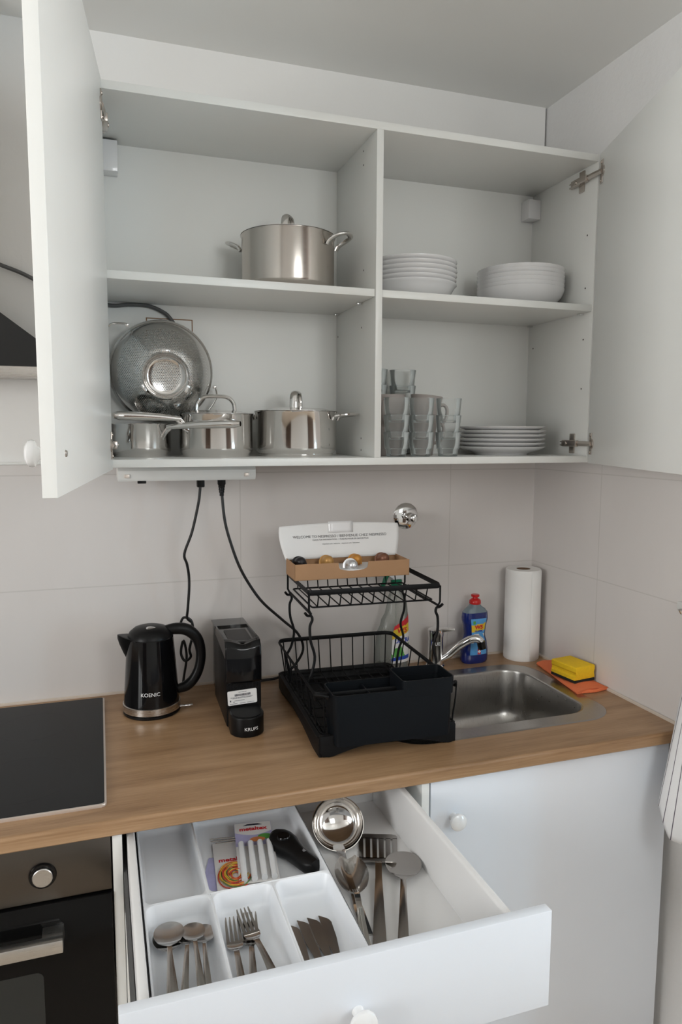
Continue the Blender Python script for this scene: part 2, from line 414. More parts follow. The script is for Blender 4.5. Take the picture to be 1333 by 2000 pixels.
# ------------------------------------------------------------------ the room
g = G(); g.box(XL, 0.006, ZF, 0.0, 0.12, ZC, 0); g.box(XL, 0.0, -0.85, 0.0, 0.006, 0.566, 1); struct('wall_back', g, ['paint', 'tile_back'])
g = G(); g.box(0.006, YW, ZF, 0.12, 0.12, ZC, 0); g.box(0.0, -0.98, -0.027, 0.006, 0.0, 0.566, 1); struct('wall_right', g, ['plaster', 'tile_right'])
struct('wall_right_recess', G().box(0.12, YW, ZF, XR, YW + 0.12, ZC), 'paint')
struct('ceiling', G().box(XL - 0.12, YF - 0.12, ZC, XR + 0.12, 0.12, ZC + 0.1), 'ceiling')
struct('floor', G().box(XL - 0.12, YF - 0.12, ZF - 0.1, XR + 0.12, 0.12, ZF), 'floor')
def pierced(name, wall, lo, hi, bx):
    """outer wall with its window openings; bx(u0, z0, u1, z1) gives the box of a stretch of the wall"""
    ws = [q[1:5] for q in WIN if q[0] == wall]; g = G(); us = sorted([lo, hi] + [q[0] for q in ws] + [q[1] for q in ws])
    for u0, u1 in zip(us, us[1:]):
        w = [q for q in ws if q[0] == u0]
        if not w: g.box(*bx(u0, ZF, u1, ZC))
        else: g.box(*bx(u0, ZF, u1, w[0][2])); g.box(*bx(u0, w[0][3], u1, ZC))
    struct(name, g, 'paint')
pierced('wall_front', 'front', XL, XR, lambda a, z0, b, z1: (a, YF - 0.12, z0, b, YF, z1))
pierced('wall_left', 'left', YF, 0.12, lambda a, z0, b, z1: (XL - 0.12, a, z0, XL, b, z1))
pierced('wall_right_far', 'right', YF, YW + 0.12, lambda a, z0, b, z1: (XR, a, z0, XR + 0.12, b, z1))
for k, (wall, a, b, zb, zt, _e, _c) in enumerate(WIN):
    g = G(); m = (a + b) / 2
    for u0, u1, z0, z1 in ((a, a + 0.05, zb, zt), (b - 0.05, b, zb, zt), (m - 0.035, m + 0.035, zb, zt), (a, b, zb, zb + 0.06), (a, b, zt - 0.06, zt)):
        if wall == 'front': g.box(u0, YF + 0.001, z0, u1, YF + 0.03, z1, bev=0.004)
        elif wall == 'left': g.box(XL + 0.001, u0, z0, XL + 0.03, u1, z1, bev=0.004)
        else: g.box(XR - 0.03, u0, z0, XR - 0.001, u1, z1, bev=0.004)
    struct('window_%d' % (k + 1), g, 'laminate')  # unseen frames round the fitted lights; the left and right windows are added
struct('door_1', G().box(0.05, YF + 0.001, ZF, 0.95, YF + 0.035, 1.12, bev=0.004), 'dark_wood')  # unseen dark slab, added to put dark bands in the steel reflections
struct('door_2', G().box(-3.00, YF + 0.001, ZF, -2.10, YF + 0.035, 1.12, bev=0.004), 'dark_wood')  # second added dark slab out of view, also there for the pot reflections
struct('trim_1', G().tube([(-1.9, -0.003, 0.002), (-0.004, -0.003, 0.002)], 0.0042, 6), 'silicone')
struct('trim_2', G().tube([(-0.003, -0.004, 0.002), (-0.003, -0.608, 0.002)], 0.0042, 6), 'silicone')
struct('trim_3', G().box(XL, -0.003, 0.563, -1.19, 0.0065, 0.569, bev=0.001), 'laminate')

# ------------------------------------------------------------------ wall cabinet
ZB, ZT, ZSL, ZSR, YC, TP = 0.5836, 1.282, 0.951, 0.9504, -0.290, 0.0161
XLo, XLi, XDl, XDr, XRi, XRo = -1.1885, -1.1725, -0.611, -0.5953, -0.0459, -0.030
cab = thing('wall_cabinet', 'white wall cupboard with open doors above the worktop, holding pots and dishes', 'cabinet', (-0.60, -0.0015, 0.5675))
cab.location.y = -0.0015
O = Vector((-0.60, -0.0015, 0.5675))
def W(g):                                             # world-relative mesh -> local to the cabinet
    for v in g.bm.verts: v.co -= O
    return g
def pins(g, x, s, pts, r=0.0022):
    for y, z in pts: g.lathe([(0, 0), (r, 0)], n=12, mi=1, M=Matrix.Translation((x, y, z)) @ Matrix.Rotation(s * PI / 2, 4, 'Y'))
g = G().box(XLo, YC, ZB - TP, XLi, 0, ZT + TP, bev=0.0008); obj('side_panel', W(g), ['laminate', 'hole'], cab)
g = G().box(XRi, YC, ZB - TP, XRo, 0, ZT + TP, bev=0.0008)
pins(g, XRi - 0.0004, -1, [(-0.259, 0.9941), (-0.259, 0.8705), (-0.041, 0.8719), (-0.041, 1.03), (-0.259, 1.12), (-0.259, 0.75)]); obj('side_panel', W(g), ['laminate', 'hole'], cab)
obj('top_panel', W(G().box(XLi, YC, ZT, XRi, 0, ZT + TP, bev=0.0008)), 'laminate', cab)
obj('bottom_panel', W(G().box(XLi, YC, ZB - TP, XRi, 0, ZB, bev=0.0008)), 'laminate', cab)
g = G().box(XDl, YC, ZB, XDr, -0.017, ZT, bev=0.0008)
pins(g, XDl - 0.0004, -1, [(-0.2076, 1.265), (-0.2083, 1.2353), (-0.2135, 1.0053), (-0.2026, 0.8794), (-0.03, 0.8796), (-0.2043, 0.6259), (-0.205, 0.5985)]); obj('divider_panel', W(g), ['laminate', 'hole'], cab)
g = G().box(XLi, -0.017, ZB, XDl, -0.012, ZT); g.box(XDr, -0.017, ZB, XRi, -0.012, ZT); obj('back_panel', W(g), 'laminate', cab)
def pin_set(par, pts):
    for x, y, z in pts: obj('shelf_pin', W(G().box(x - 0.006, y - 0.006, z - 0.005, x + 0.006, y + 0.006, z, bev=0.001)), 'chrome', par)
s = obj('shelf', W(G().box(XLi + 0.001, YC + 0.003, ZSL - TP, XDl - 0.001, -0.018, ZSL, bev=0.0008)), 'laminate', cab); pin_set(s, [(XDl - 0.008, -0.2047, ZSL - TP), (XDl - 0.008, -0.04, ZSL - TP)])
s = obj('shelf', W(G().box(XDr + 0.001, YC + 0.003, ZSR - TP, XRi - 0.001, -0.018, ZSR, bev=0.0008)), 'laminate', cab); pin_set(s, [(XRi - 0.008, -0.2549, ZSR - TP), (XRi - 0.008, -0.0347, ZSR - TP)])
for x0, x1 in ((-0.083, XRi), (XLi, -1.1346)):
    obj('hanger_cover', W(G().box(x0, -0.056, 1.2115, x1, -0.017, 1.262 if x0 > -1 else 1.278, bev=0.002)), 'ceramic', cab)
obj('cable_cutout', W(G().box(-1.0806, -0.0178, 0.86, -0.973, -0.0165, 0.9046).box(-1.078, -0.0186, 0.855, -0.9755, -0.0174, 0.9022, 1)), ['raw_board', 'laminate'], cab)

def hinge(par, H, dirv, nrm, z, side_x, ydir):
    """concealed hinge: plate and arm on the side panel, cup plate on the inner face of the door"""
    d = Vector(dirv).normalized(); n = Vector(nrm).normalized(); up = Vector((0, 0, 1))
    B = Matrix(((d.x, n.x, 0, H[0]), (d.y, n.y, 0, H[1]), (0, 0, 1, z), (0, 0, 0, 1)))
    g = G()
    g.box(0.010, -0.0002, -0.027, 0.026, 0.0025, 0.027, bev=0.0015, M=B)             # cup plate
    g.lathe([(0, 0.0032), (0.0115, 0.0032), (0.0125, 0.0022), (0.0125, 0)], n=24, M=B @ XF((0.024, 0.0, 0)) @ Matrix.Rotation(-PI / 2, 4, 'X'))
    for zz in (-0.021, 0.021): g.lathe([(0, 0.0042), (0.0032, 0.004), (0.0036, 0.0022)], n=12, M=B @ XF((0.018, 0, zz)) @ Matrix.Rotation(-PI / 2, 4, 'X'))
    sx = ydir                                                                            # +1: plate stands off to +x
    x = side_x
    g.box(x, -0.243, z - 0.025, x + sx * 0.004, -0.223, z + 0.025, bev=0.0015)          # mounting plate
    g.box(x + sx * 0.003, -0.262, z - 0.008, x + sx * 0.015, -0.205, z + 0.008, bev=0.002)   # arm
    g.lathe([(0, 0.003), (0.0042, 0.003), (0.005, 0)], n=14, M=Matrix.Translation((x + sx * 0.0145, -0.222, z)) @ Matrix.Rotation(sx * PI / 2, 4, 'Y'))
    g.box(x + sx * 0.002, -0.2055, z - 0.006, x + sx * 0.010, -0.192, z - 0.003, bev=0.0008); g.box(x + sx * 0.002, -0.2055, z + 0.003, x + sx * 0.010, -0.192, z + 0.006, bev=0.0008)
    a = Vector((x + sx * 0.009, -0.258, z)); b = B @ Vector((0.022, 0.003, 0))
    g.tube([a, (a + Vector((b.x, b.y, z))) / 2 + Vector((sx * 0.001, 0, 0)), b], 0.0062, 4, up=(0, 0, 1), flat=0.5)
    return obj('hinge', W(g), 'nickel', par)
def cab_door(H, F, z0, z1, out, knob_u, knob_z, screw_r):
    H = Vector((*H, 0)); F = Vector((*F, 0)); d = (F - H); L = d.length; d.normalize(); n = Vector((-d.y, d.x, 0)) * out      # n points to the inner side
    B = Matrix(((d.x, n.x, 0, H.x), (d.y, n.y, 0, H.y), (0, 0, 1, 0), (0, 0, 0, 1)))
    door = obj('door', W(G().box(0, -0.0165, z0, L, 0, z1, bev=0.001, M=B)), 'laminate', cab)
    kp = B @ Vector((L - knob_u, -0.0165, knob_z))
    obj('knob', W(knob(G(), kp, -n)), 'knob_white', door)
    obj('screw', W(G().lathe([(0, 0.002), (0.0035, 0.0018), (0.0045, 0)], n=16, M=B @ XF((L - knob_u, 0, knob_z)) @ Matrix.Rotation(-PI / 2, 4, 'X'))), 'nickel', door)
    return door, d, n
dl, d, n = cab_door((-1.1690, -0.2925), (-1.2394, -0.926), 0.5640, 1.298, 1, 0.066, 0.6125, 0.004)
for z in (1.243, 0.612): hinge(dl, (-1.1690, -0.2925), d, n, z, XLi, 1)
dr, d, n = cab_door((-0.0440, -0.2925), (-0.236, -0.860), 0.5660, 1.298, -1, 0.05, 0.6125, 0.004)
for z in (1.2525, 0.614): hinge(dr, (-0.0440, -0.2925), d, n, z, XRi, -1)

# ------------------------------------------------------------------ worktop and base units
SX0, SX1, SY0, SY1 = -0.64, -0.082, -0.5035, -0.098          # sink rim
g = G(); hx0, hx1, hy0, hy1 = SX0 + 0.03, SX1 - 0.025, SY0 + 0.025, SY1 - 0.02
def front_profile(yb):
    T, B, r = 0.0, -0.0268, 0.006
    pts = [(yb, B), (yb, T)]
    pts += [(-0.608 + r - r * math.sin(a), T - r + r * math.cos(a)) for a in [i * PI / 12 for i in range(7)]]
    pts += [(-0.608, B + 0.002), (-0.606, B)]
    return pts
for x0, x1, yb in ((-2.0, hx0, 0.0), (hx0, hx1, hy0), (hx1, 0.0, 0.0)): g.prism(front_profile(yb), x0, x1, 'x')
g.box(hx0, hy1, -0.0268, hx1, 0.0, 0.0)
bmesh.ops.remove_doubles(g.bm, verts=g.bm.verts[:], dist=1e-5)
tag(obj('worktop', g, 'oak'), 'long oak-look kitchen worktop running wall to wall under the appliances', 'countertop')

YFR = -0.5898                                            # plane of the base fronts
du = thing('drawer_unit', 'white base unit with its cutlery drawer pulled open beside the oven', 'cabinet', (-0.90, -0.30, -Z0))
OD = Vector((-0.90, -0.30, -Z0))
def WD(g):
    for v in g.bm.verts: v.co -= OD
    return g
obj('side_panel', WD(G().box(-1.1935, YFR, -0.80, -1.1775, -0.02, -0.0275, bev=0.0008)), 'laminate', du)
obj('side_panel', WD(G().box(-0.6225, YFR, -0.80, -0.6065, -0.02, -0.0275, bev=0.0008)), 'laminate', du)
obj('bottom_panel', WD(G().box(-1.1775, YFR + 0.017, -0.80, -0.6225, -0.02, -0.784)), 'laminate', du)
obj('back_panel', WD(G().box(-1.1775, -0.028, -0.784, -0.6225, -0.02, -0.0275)), 'laminate', du)
obj('plinth', WD(G().box(-1.1935, -0.545, -0.9, -0.6065, -0.530, -0.80)), 'laminate', du)
for z0, z1 in ((-0.47, -0.178), (-0.78, -0.474)):
    dd = obj('drawer_front', WD(G().box(-1.1765, YFR, z0, -0.6235, YFR + 0.0165, z1, bev=0.001)), 'laminate', du)
    obj('knob', WD(knob(G(), (-0.90, YFR, (z0 + z1) / 2), (0, -1, 0))), 'knob_white', dd)
YD = -0.9916
dw = obj('drawer', WD(G().box(-1.1655, YD + 0.0165, -0.146, -0.652, -0.425, -0.140)), 'drawer_white', du)      # the drawer bottom
obj('drawer_front', WD(G().box(-1.1930, YD, -0.1745, -0.6085, YD + 0.0165, -0.0290, bev=0.001)), 'lower_laminate', dw)
def rail(x0, x1):
    return G().prism(rrect(x0, -0.155, x1, -0.044, 0.004, 4), YD + 0.0165, -0.425, 'y')
obj('drawer_side', WD(rail(-1.1695, -1.1565)), 'drawer_white', dw)
obj('drawer_side', WD(rail(-0.6640, -0.6510)), 'drawer_white', dw)
obj('drawer_back', WD(G().box(-1.1565, -0.437, -0.140, -0.664, -0.425, -0.06, bev=0.001)), 'drawer_white', dw)
for x0, x1 in ((-1.1765, -1.1705), (-0.6505, -0.6435)): obj('runner', WD(G().box(x0, -0.968, -0.150, x1, -0.10, -0.105, bev=0.001)), 'grey_cable', dw)
obj('knob', WD(knob(G(), (-0.899, YD, -0.1045), (0, -1, 0), 0.0185)), 'knob_white', dw)

su = thing('sink_unit', 'white base unit under the sink with closed plain door', 'cabinet', (-0.31, -0.30, -Z0))
OD = Vector((-0.31, -0.30, -Z0))
for x0, x1 in ((-0.6045, -0.5885), (-0.0425, -0.0265)): obj('side_panel', WD(G().box(x0, YFR + 0.017, -0.80, x1, -0.02, -0.0275, bev=0.0008)), 'laminate', su)
obj('bottom_panel', WD(G().box(-0.5885, YFR + 0.017, -0.80, -0.0425, -0.02, -0.784)), 'laminate', su)
obj('plinth', WD(G().box(-0.6045, -0.545, -0.9, -0.0265, -0.530, -0.80)), 'laminate', su)
dd = obj('door', WD(G().box(-0.6030, YFR, -0.785, -0.0275, YFR + 0.0165, -0.0300, bev=0.001)), 'lower_laminate', su)
obj('knob', WD(knob(G(), (-0.5535, YFR, -0.1135), (0, -1, 0), 0.0175)), 'knob_white', dd)

# oven
ov = thing('built_in_oven', 'stainless and black glass oven under the hob', 'oven', (-1.495, -0.30, -Z0)); OD = Vector((-1.495, -0.30, -Z0))
obj('body', WD(G().box(-1.79, YFR + 0.02, -0.75, -1.20, -0.05, -0.03)), 'black_satin', ov)
cp = obj('control_panel', WD(G().box(-1.7945, YFR, -0.1300, -1.1960, YFR + 0.02, -0.0285, bev=0.0015)), 'oven_steel', ov)
for x in (-1.3030, -1.40, -1.59, -1.69):
    k = obj('dial', WD(G().lathe([(0, 0.010), (0.0148, 0.010), (0.0158, 0.009), (0.0160, 0.003), (0.0160, 0)], n=36, M=Matrix.Translation((x, YFR, -0.0835)) @ Matrix.Rotation(PI / 2, 4, 'X'))), 'handle_steel', cp)
    obj('dial_ring', WD(G().lathe([(0.0165, 0.005), (0.0205, 0.005), (0.0215, 0.003), (0.0215, 0)], n=36, M=Matrix.Translation((x, YFR, -0.0835)) @ Matrix.Rotation(PI / 2, 4, 'X'))), 'black_gloss', k)
od = obj('door', WD(G().box(-1.7945, YFR - 0.004, -0.72, -1.1960, YFR + 0.018, -0.1335, bev=0.0015)), 'oven_glass', ov)
obj('window', WD(G().prism(rrect(-1.69, -0.62, -1.3080, -0.2500, 0.012), YFR - 0.0046, YFR - 0.0040, 'y')), 'oven_window', od)
g = G(); g.box(-1.717, YFR - 0.047, -0.1935, -1.2735, YFR - 0.031, -0.1715, bev=0.0015)
for x in (-1.717, -1.306): g.box(x, YFR - 0.034, -0.1930, x + 0.0325, YFR - 0.004, -0.1720, bev=0.001)
obj('handle', WD(g), 'handle_steel', od)

# hob
hb = thing('induction_hob', 'black glass hob with pale metal edge set into worktop', 'hob', (-1.49, -0.295, 0)); OD = Vector((-1.49, -0.295, 0))
obj('frame', WD(G().prism(rrect(-1.780, -0.5570, -1.2005, -0.0330, 0.008), 0, 0.0055, 'z', bev=0.0012)), 'hob_trim', hb)
obj('glass_top', WD(G().prism(rrect(-1.777, -0.5530, -1.2040, -0.0345, 0.006), 0.0050, 0.0062, 'z')), 'glass_black', hb)
for cx, cy, r in ((-1.345, -0.17, 0.072), (-1.345, -0.42, 0.09), (-1.64, -0.17, 0.09), (-1.64, -0.42, 0.072)):
    obj('zone_mark', WD(G().lathe([(r, 0.00625), (r + 0.0012, 0.00625)], (cx, cy, 0), 64)), 'zone_grey', hb)

# sink
sk = thing('sink', 'inset stainless steel sink bowl with rounded rim by the dish rack', 'sink', (-0.36, -0.30, 0)); OD = Vector((-0.36, -0.30, 0))
bx0, bx1, by0, by1 = -0.50, -0.128, -0.452, -0.142
def ring(x0, y0, x1, y1, r, z): return [(a, b, z) for a, b in rrect(x0, y0, x1, y1, r, 10)]
g = G()
rings = [ring(SX0, SY0, SX1, SY1, 0.085, 0.0002), ring(SX0 + 0.001, SY0 + 0.001, SX1 - 0.001, SY1 - 0.001, 0.084, 0.0009), ring(SX0 + 0.005, SY0 + 0.005, SX1 - 0.005, SY1 - 0.005, 0.081, 0.0012),
         ring(SX0 + 0.010, SY0 + 0.010, SX1 - 0.010, SY1 - 0.010, 0.078, 0.0006), ring(bx0 - 0.006, by0 - 0.006, bx1 + 0.006, by1 + 0.006, 0.062, 0.0006)]
obj('rim', WD(G().loft(rings, cap0=False, cap1=False)), 'sink_steel', sk)
rings = [ring(bx0 - 0.006, by0 - 0.006, bx1 + 0.006, by1 + 0.006, 0.062, 0.0006), ring(bx0 - 0.002, by0 - 0.002, bx1 + 0.002, by1 + 0.002, 0.060, -0.001), ring(bx0, by0, bx1, by1, 0.058, -0.006)]
rings += [ring(bx0 + 0.004, by0 + 0.004, bx1 - 0.004, by1 - 0.004, 0.058, -0.10)]
for i in range(1, 9):
    a = i * PI / 16; e = 0.004 + 0.05 * (1 - math.cos(a)); zz = -0.10 - 0.05 * math.sin(a)
    rings.append(ring(bx0 + e, by0 + e, bx1 - e, by1 - e, max(0.058 - e * 0.4, 0.02), zz))
rings.append(ring((bx0 + bx1) / 2 - 0.02, -0.32, (bx0 + bx1) / 2 + 0.02, -0.28, 0.018, -0.154))
obj('bowl', WD(G().loft(rings, cap0=False, cap1=True)), 'sink_steel', sk)
obj('drain', WD(G().lathe([(0, -0.1500), (0.012, -0.1500), (0.030, -0.1515), (0.034, -0.1525)], ((bx0 + bx1) / 2, -0.30, 0), 32)), 'chrome', sk)

# mixer tap
tp = thing('mixer_tap', 'chrome single-lever mixer tap behind the sink and dish rack', 'faucet', (-0.333, -0.052, 0)); OD = Vector((-0.333, -0.052, 0))
obj('body', G().lathe([(0, 0), (0.026, 0), (0.026, 0.004), (0.0225, 0.008), (0.0215, 0.03), (0.021, 0.085), (0.022, 0.09), (0.0215, 0.104), (0.014, 0.110), (0, 0.111)], n=36), 'chrome', tp)
obj('lever', G().loft([[(0.004 + u * 0.038, -0.004 - u * 0.018 + w * (0.013 - 0.004 * u), 0.1035 + 0.004 * u + h * (0.0055 - 0.002 * u)) for w, h in ((-1, -1), (1, -1), (1, 0.6), (0.6, 1), (-0.6, 1), (-1, 0.6))] for u in (-0.3, 0, 0.3, 0.6, 0.85, 1.0)]), 'chrome', tp)
sp = [(0.006, -0.006, 0.014), (0.028, -0.022, 0.034), (0.047, -0.036, 0.058), (0.066, -0.052, 0.078), (0.080, -0.060, 0.0865), (0.094, -0.066, 0.086), (0.102, -0.069, 0.079)]
so = obj('spout', G().tube(sp, 0.0105, 14, sub=6), 'chrome', tp)
obj('aerator', G().tube([(0.1015, -0.0685, 0.080), (0.1050, -0.071, 0.060)], 0.0115, 16), 'black_gloss', so)
g = G(); g.mesh(text('RUE', 0.013), wrap(0, 0, math.radians(-112), lambda z: 0.0213, 0.068)); obj('lettering', g, 'white_print', tp)

# range hood
hd = thing('range_hood', 'black cooker hood with thin steel lower band on the wall over the hob', 'hood', (-1.50, 0, 0.755)); OD = Vector((-1.50, -0.0005, 0.755))
hd.location.y = -0.0005
obj('steel_band', WD(G().box(-1.768, -0.104, 0.7550, -1.232, -0.0005, 0.7766, bev=0.001)), 'brushed', hd)
rb = [(-1.764, -0.100), (-1.236, -0.100), (-1.236, -0.0005), (-1.764, -0.0005)]; rt = [(-1.595, -0.098), (-1.405, -0.098), (-1.405, -0.0005), (-1.595, -0.0005)]
obj('canopy', WD(G().loft([[(x, y, 0.7766) for x, y in rb], [(x, y, 0.905) for x, y in rt]])), 'hood_black', hd)
obj('chimney', WD(G().box(-1.595, -0.098, 0.905, -1.405, -0.0005, 1.527)), 'brushed', hd)
g = G().tube([(-1.405, -0.012, 1.010), (-1.386, -0.010, 1.002), (-1.35, -0.008, 0.990), (-1.318, -0.010, 0.975), (-1.26, -0.012, 0.945), (-1.1655, -0.026, 0.9265), (-1.12, -0.0245, 0.9300), (-1.075, -0.0245, 0.930), (-1.04, -0.0245, 0.9170), (-1.025, -0.0245, 0.9035), (-1.013, -0.0245, 0.885)], 0.0045, 10, sub=6)
tag(obj('hood_cable', g, 'grey_cable'), 'dark grey cable running from the hood into the cupboard behind the colander', 'cable')

# under-cabinet socket strip
ss = thing('socket_strip', 'white socket strip fixed beneath the wall cupboard', 'power strip', (-1.0, -0.14, 0.53)); OD = Vector((-1.0, -0.14, 0.53))
obj('housing', WD(G().prism([(-0.205, 0.556), (-0.203, 0.540), (-0.198, 0.5335), (-0.07, 0.5335), (-0.07, 0.5675), (-0.193, 0.5675)], -1.158, -0.862, 'x', bev=0.0015)), 'socket_white', ss)
for x in (-1.145, -0.888): obj('end_clip', WD(G().box(x, -0.2062, 0.541, x + 0.011, -0.200, 0.549, bev=0.0008)), 'hob_trim', ss)
obj('rocker_switch', WD(G().box(-1.118, -0.200, 0.5285, -1.100, -0.188, 0.5345, bev=0.001)), 'black_satin', ss)

# power cords
c1 = thing('power_cord', 'black cord with square plug hanging from socket strip, coiled behind the kettle', 'power cord', (-0.9755, -0.13, 0.5), 0, 'black appliance cords'); OD = Vector((-0.9755, -0.13, 0.5))
pts = [(-0.9755, -0.13, 0.525), (-0.9775, -0.128, 0.50), (-0.981, -0.125, 0.474), (-0.995, -0.115, 0.409), (-1.0125, -0.105, 0.3565), (-1.006, -0.095, 0.33), (-1.001, -0.085, 0.300), (-1.0005, -0.08, 0.2657), (-1.0035, -0.07, 0.215), (-1.004, -0.058, 0.19),
       (-0.991, -0.050, 0.174), (-0.999, -0.046, 0.158), (-1.018, -0.045, 0.168), (-1.012, -0.05, 0.190), (-0.994, -0.054, 0.182), (-0.990, -0.052, 0.150), (-0.999, -0.05, 0.11), (-0.996, -0.048, 0.09), (-1.010, -0.045, 0.080), (-1.019, -0.042, 0.10), (-1.012, -0.04, 0.13), (-1.005, -0.038, 0.09), (-1.012, -0.036, 0.04), (-1.02, -0.04, 0.006), (-1.045, -0.06, 0.0045), (-1.066, -0.085, 0.0055)]
obj('cable', WD(G().tube(pts, 0.0032, 8, sub=5)), 'rubber', c1)
obj('plug', WD(G().box(-0.984, -0.138, 0.513, -0.967, -0.122, 0.5332, bev=0.0025)), 'black_satin', c1)
c2 = thing('power_cord', 'black cord with ribbed plug looping from socket strip behind the dish rack', 'power cord', (-0.9274, -0.13, 0.5), 0, 'black appliance cords'); OD = Vector((-0.9274, -0.13, 0.5))
pts = [(-0.9274, -0.13, 0.515), (-0.9267, -0.13, 0.4926), (-0.9204, -0.13, 0.430), (-0.905, -0.128, 0.372), (-0.8856, -0.125, 0.319), (-0.857, -0.115, 0.268), (-0.8246, -0.105, 0.224), (-0.768, -0.07, 0.1685), (-0.725, -0.055, 0.126), (-0.709, -0.045, 0.080), (-0.733, -0.038, 0.035), (-0.77, -0.032, 0.0085), (-0.81, -0.03, 0.0045), (-0.84, -0.035, 0.0045), (-0.872, -0.047, 0.012)]
obj('cable', WD(G().tube(pts, 0.0034, 8, sub=6)), 'rubber', c2)
obj('plug', WD(G().lathe([(0, 0.5332), (0.0095, 0.5332), (0.0095, 0.520), (0.0075, 0.516), (0.0078, 0.512), (0.0066, 0.511), (0.007, 0.506), (0.006, 0.505), (0.0062, 0.500), (0.005, 0.499), (0.005, 0.492), (0, 0.492)], (-0.9274, -0.13, 0), 20)), 'black_satin', c2)

# wall valve
wv = thing('wall_valve', 'round chrome shut-off valve sticking out of the tiles', 'valve', (-0.4055, 0, 0.4135)); MV = Matrix.Rotation(PI / 2, 4, 'X')
obj('escutcheon', G().lathe([(0, 0.0095), (0.012, 0.009), (0.024, 0.007), (0.033, 0.0035), (0.0358, 0.0015), (0.036, 0.0005), (0.0, 0.0005)], n=48, M=MV), 'chrome', wv)
g = G().lathe([(0, 0.062), (0.006, 0.062), (0.0105, 0.059), (0.0122, 0.055), (0.0122, 0.047), (0.0100, 0.044), (0.0100, 0.040), (0.0125, 0.037), (0.0125, 0.030), (0.0092, 0.026), (0.0088, 0.007), (0, 0.006)], n=40, M=MV)
g.box(-0.0024, -0.066, -0.0100, 0.0024, -0.057, 0.0100, bev=0.0015)
obj('handle', g, 'chrome', wv)
wl = thing('towel_hook', 'small white hook on the tiled side wall above the striped towel', 'hook', (-0.001, -0.61, 0.268)); OD = Vector((-0.001, -0.61, 0.268))
obj('plate', WD(G().box(-0.0065, -0.640, 0.258, -0.0005, -0.567, 0.276, bev=0.002)), 'socket_white', wl)
obj('prong', WD(G().tube([(-0.005, -0.612, 0.267), (-0.022, -0.612, 0.262), (-0.034, -0.612, 0.262), (-0.040, -0.612, 0.270)], 0.0042, 10, sub=4)), 'chrome', wl)
# tea towel hung by one corner fold
def towel(u, v):
    xo = 0.020 + 0.080 * v                             # it hangs from the hook as a cone that swings out downwards
    if u < 0.22:
        k = u / 0.22; x = 0.008 + (xo - 0.008) * math.sin(k * PI / 2); y = -0.622 - 0.026 * (1 - math.cos(k * PI / 2)); d = 0
    else:
        k = (u - 0.22) / 0.78; x = xo * (1 - 0.35 * k) + 0.010 * math.sin(9 * k) * v; y = -0.648 - (0.02 + 0.15 * v ** 0.8) * k; d = k
    return (-x, y, 0.262 - 0.402 * v - 0.050 * v * min(1.0, d * 5) - 0.012 * v * d)
g = G(); nu, nv = 44, 40; g.grid(towel, nu, nv)
ul = g.bm.loops.layers.uv.new('UVMap')
g.bm.verts.ensure_lookup_table()
idx = {v: i for i, v in enumerate(g.bm.verts)}
for f in g.bm.faces:
    for l in f.loops: k = idx[l.vert]; l[ul].uv = ((k // (nv + 1)) / nu, (k % (nv + 1)) / nv)
tag(obj('tea_towel', g, 'towel', sharp=180, solid=0.0025), 'off-white tea towel with thin dark stripes hanging beside the worktop', 'towel')

# ------------------------------------------------------------------ pots and pans
def strap(pts, r, flat=0.5, sub=6, n=10): return G().tube(pts, r, n, sub=sub, flat=flat)
def pot_body(r, h, t=0.0012):
    """double-walled pot: sandwich base, straight wall, rolled rim, open inside"""
    return [(0, 0.0), (r * 0.90, 0.0), (r * 0.915, 0.002), (r * 0.915, 0.0065), (r * 0.935, 0.0085), (r * 0.985, 0.013), (r, 0.020), (r, h - 0.004), (r + 0.0022, h - 0.0012), (r + 0.0024, h), (r, h + 0.0006), (r - t - 0.001, h - 0.002), (r - t, 0.02), (r * 0.9, 0.010), (0, 0.010)]
def lid(r, h, dome=0.006):
    return [(0, h + 0.0045 + dome), (r * 0.35, h + 0.0040 + dome), (r * 0.7, h + 0.0032 + dome * 0.7), (r * 0.93, h + 0.0025), (r + 0.0028, h + 0.0018), (r + 0.003, h + 0.0008), (r - 0.004, h + 0.0008), (0, h + 0.003)]
def arch(ang, half, z0, rise, r=0.0045, flat=2.0):
    c, s = math.cos(ang), math.sin(ang)
    pr = [(-half, 0), (-half * 0.93, rise * 0.55), (-half * 0.62, rise * 0.93), (0, rise), (half * 0.62, rise * 0.93), (half * 0.93, rise * 0.55), (half, 0)]
    return G().tube([(c * a, s * a, z0 + b) for a, b in pr], r, 12, sub=5, flat=flat, up=(0, 0, 1) if False else (c * 0.001, s * 0.001, 1))
def loop(ang, r, z, out, half, lift=0.006, rad=0.0042, flat=1.5):
    c, s = math.cos(ang), math.sin(ang)
    pr = [(-0.001, -half, -0.010), (0.005, -half, -0.001), (out * 0.55, -half * 0.98, lift * 0.6), (out * 0.93, -half * 0.6, lift), (out, 0, lift * 1.1), (out * 0.93, half * 0.6, lift), (out * 0.55, half * 0.98, lift * 0.6), (0.005, half, -0.001), (-0.001, half, -0.010)]
    return G().tube([(c * (r + a) - s * b, s * (r + a) + c * b, z + k) for a, b, k in pr], rad, 10, sub=5, flat=flat, up=(0, 0, 1))
R_ = math.radians
def casserole(name, label, loc, r, h, mat, lang, langle, lout, lhalf, handle_z, lhlen, lhrise, lift=0.006):
    p = thing(name, label, 'pot', loc)
    obj('body', G().lathe(pot_body(r, h), n=80), mat, p, sharp=40)
    for a in (langle, langle + PI): obj('handle', loop(a, r, handle_z, lout, lhalf, lift), 'mirror_steel', p)
    l = obj('lid', G().lathe(lid(r, h), n=80), 'mirror_steel', p)
    obj('lid_handle', arch(lang, lhlen, h + 0.008, lhrise), 'mirror_steel', l)
    return p
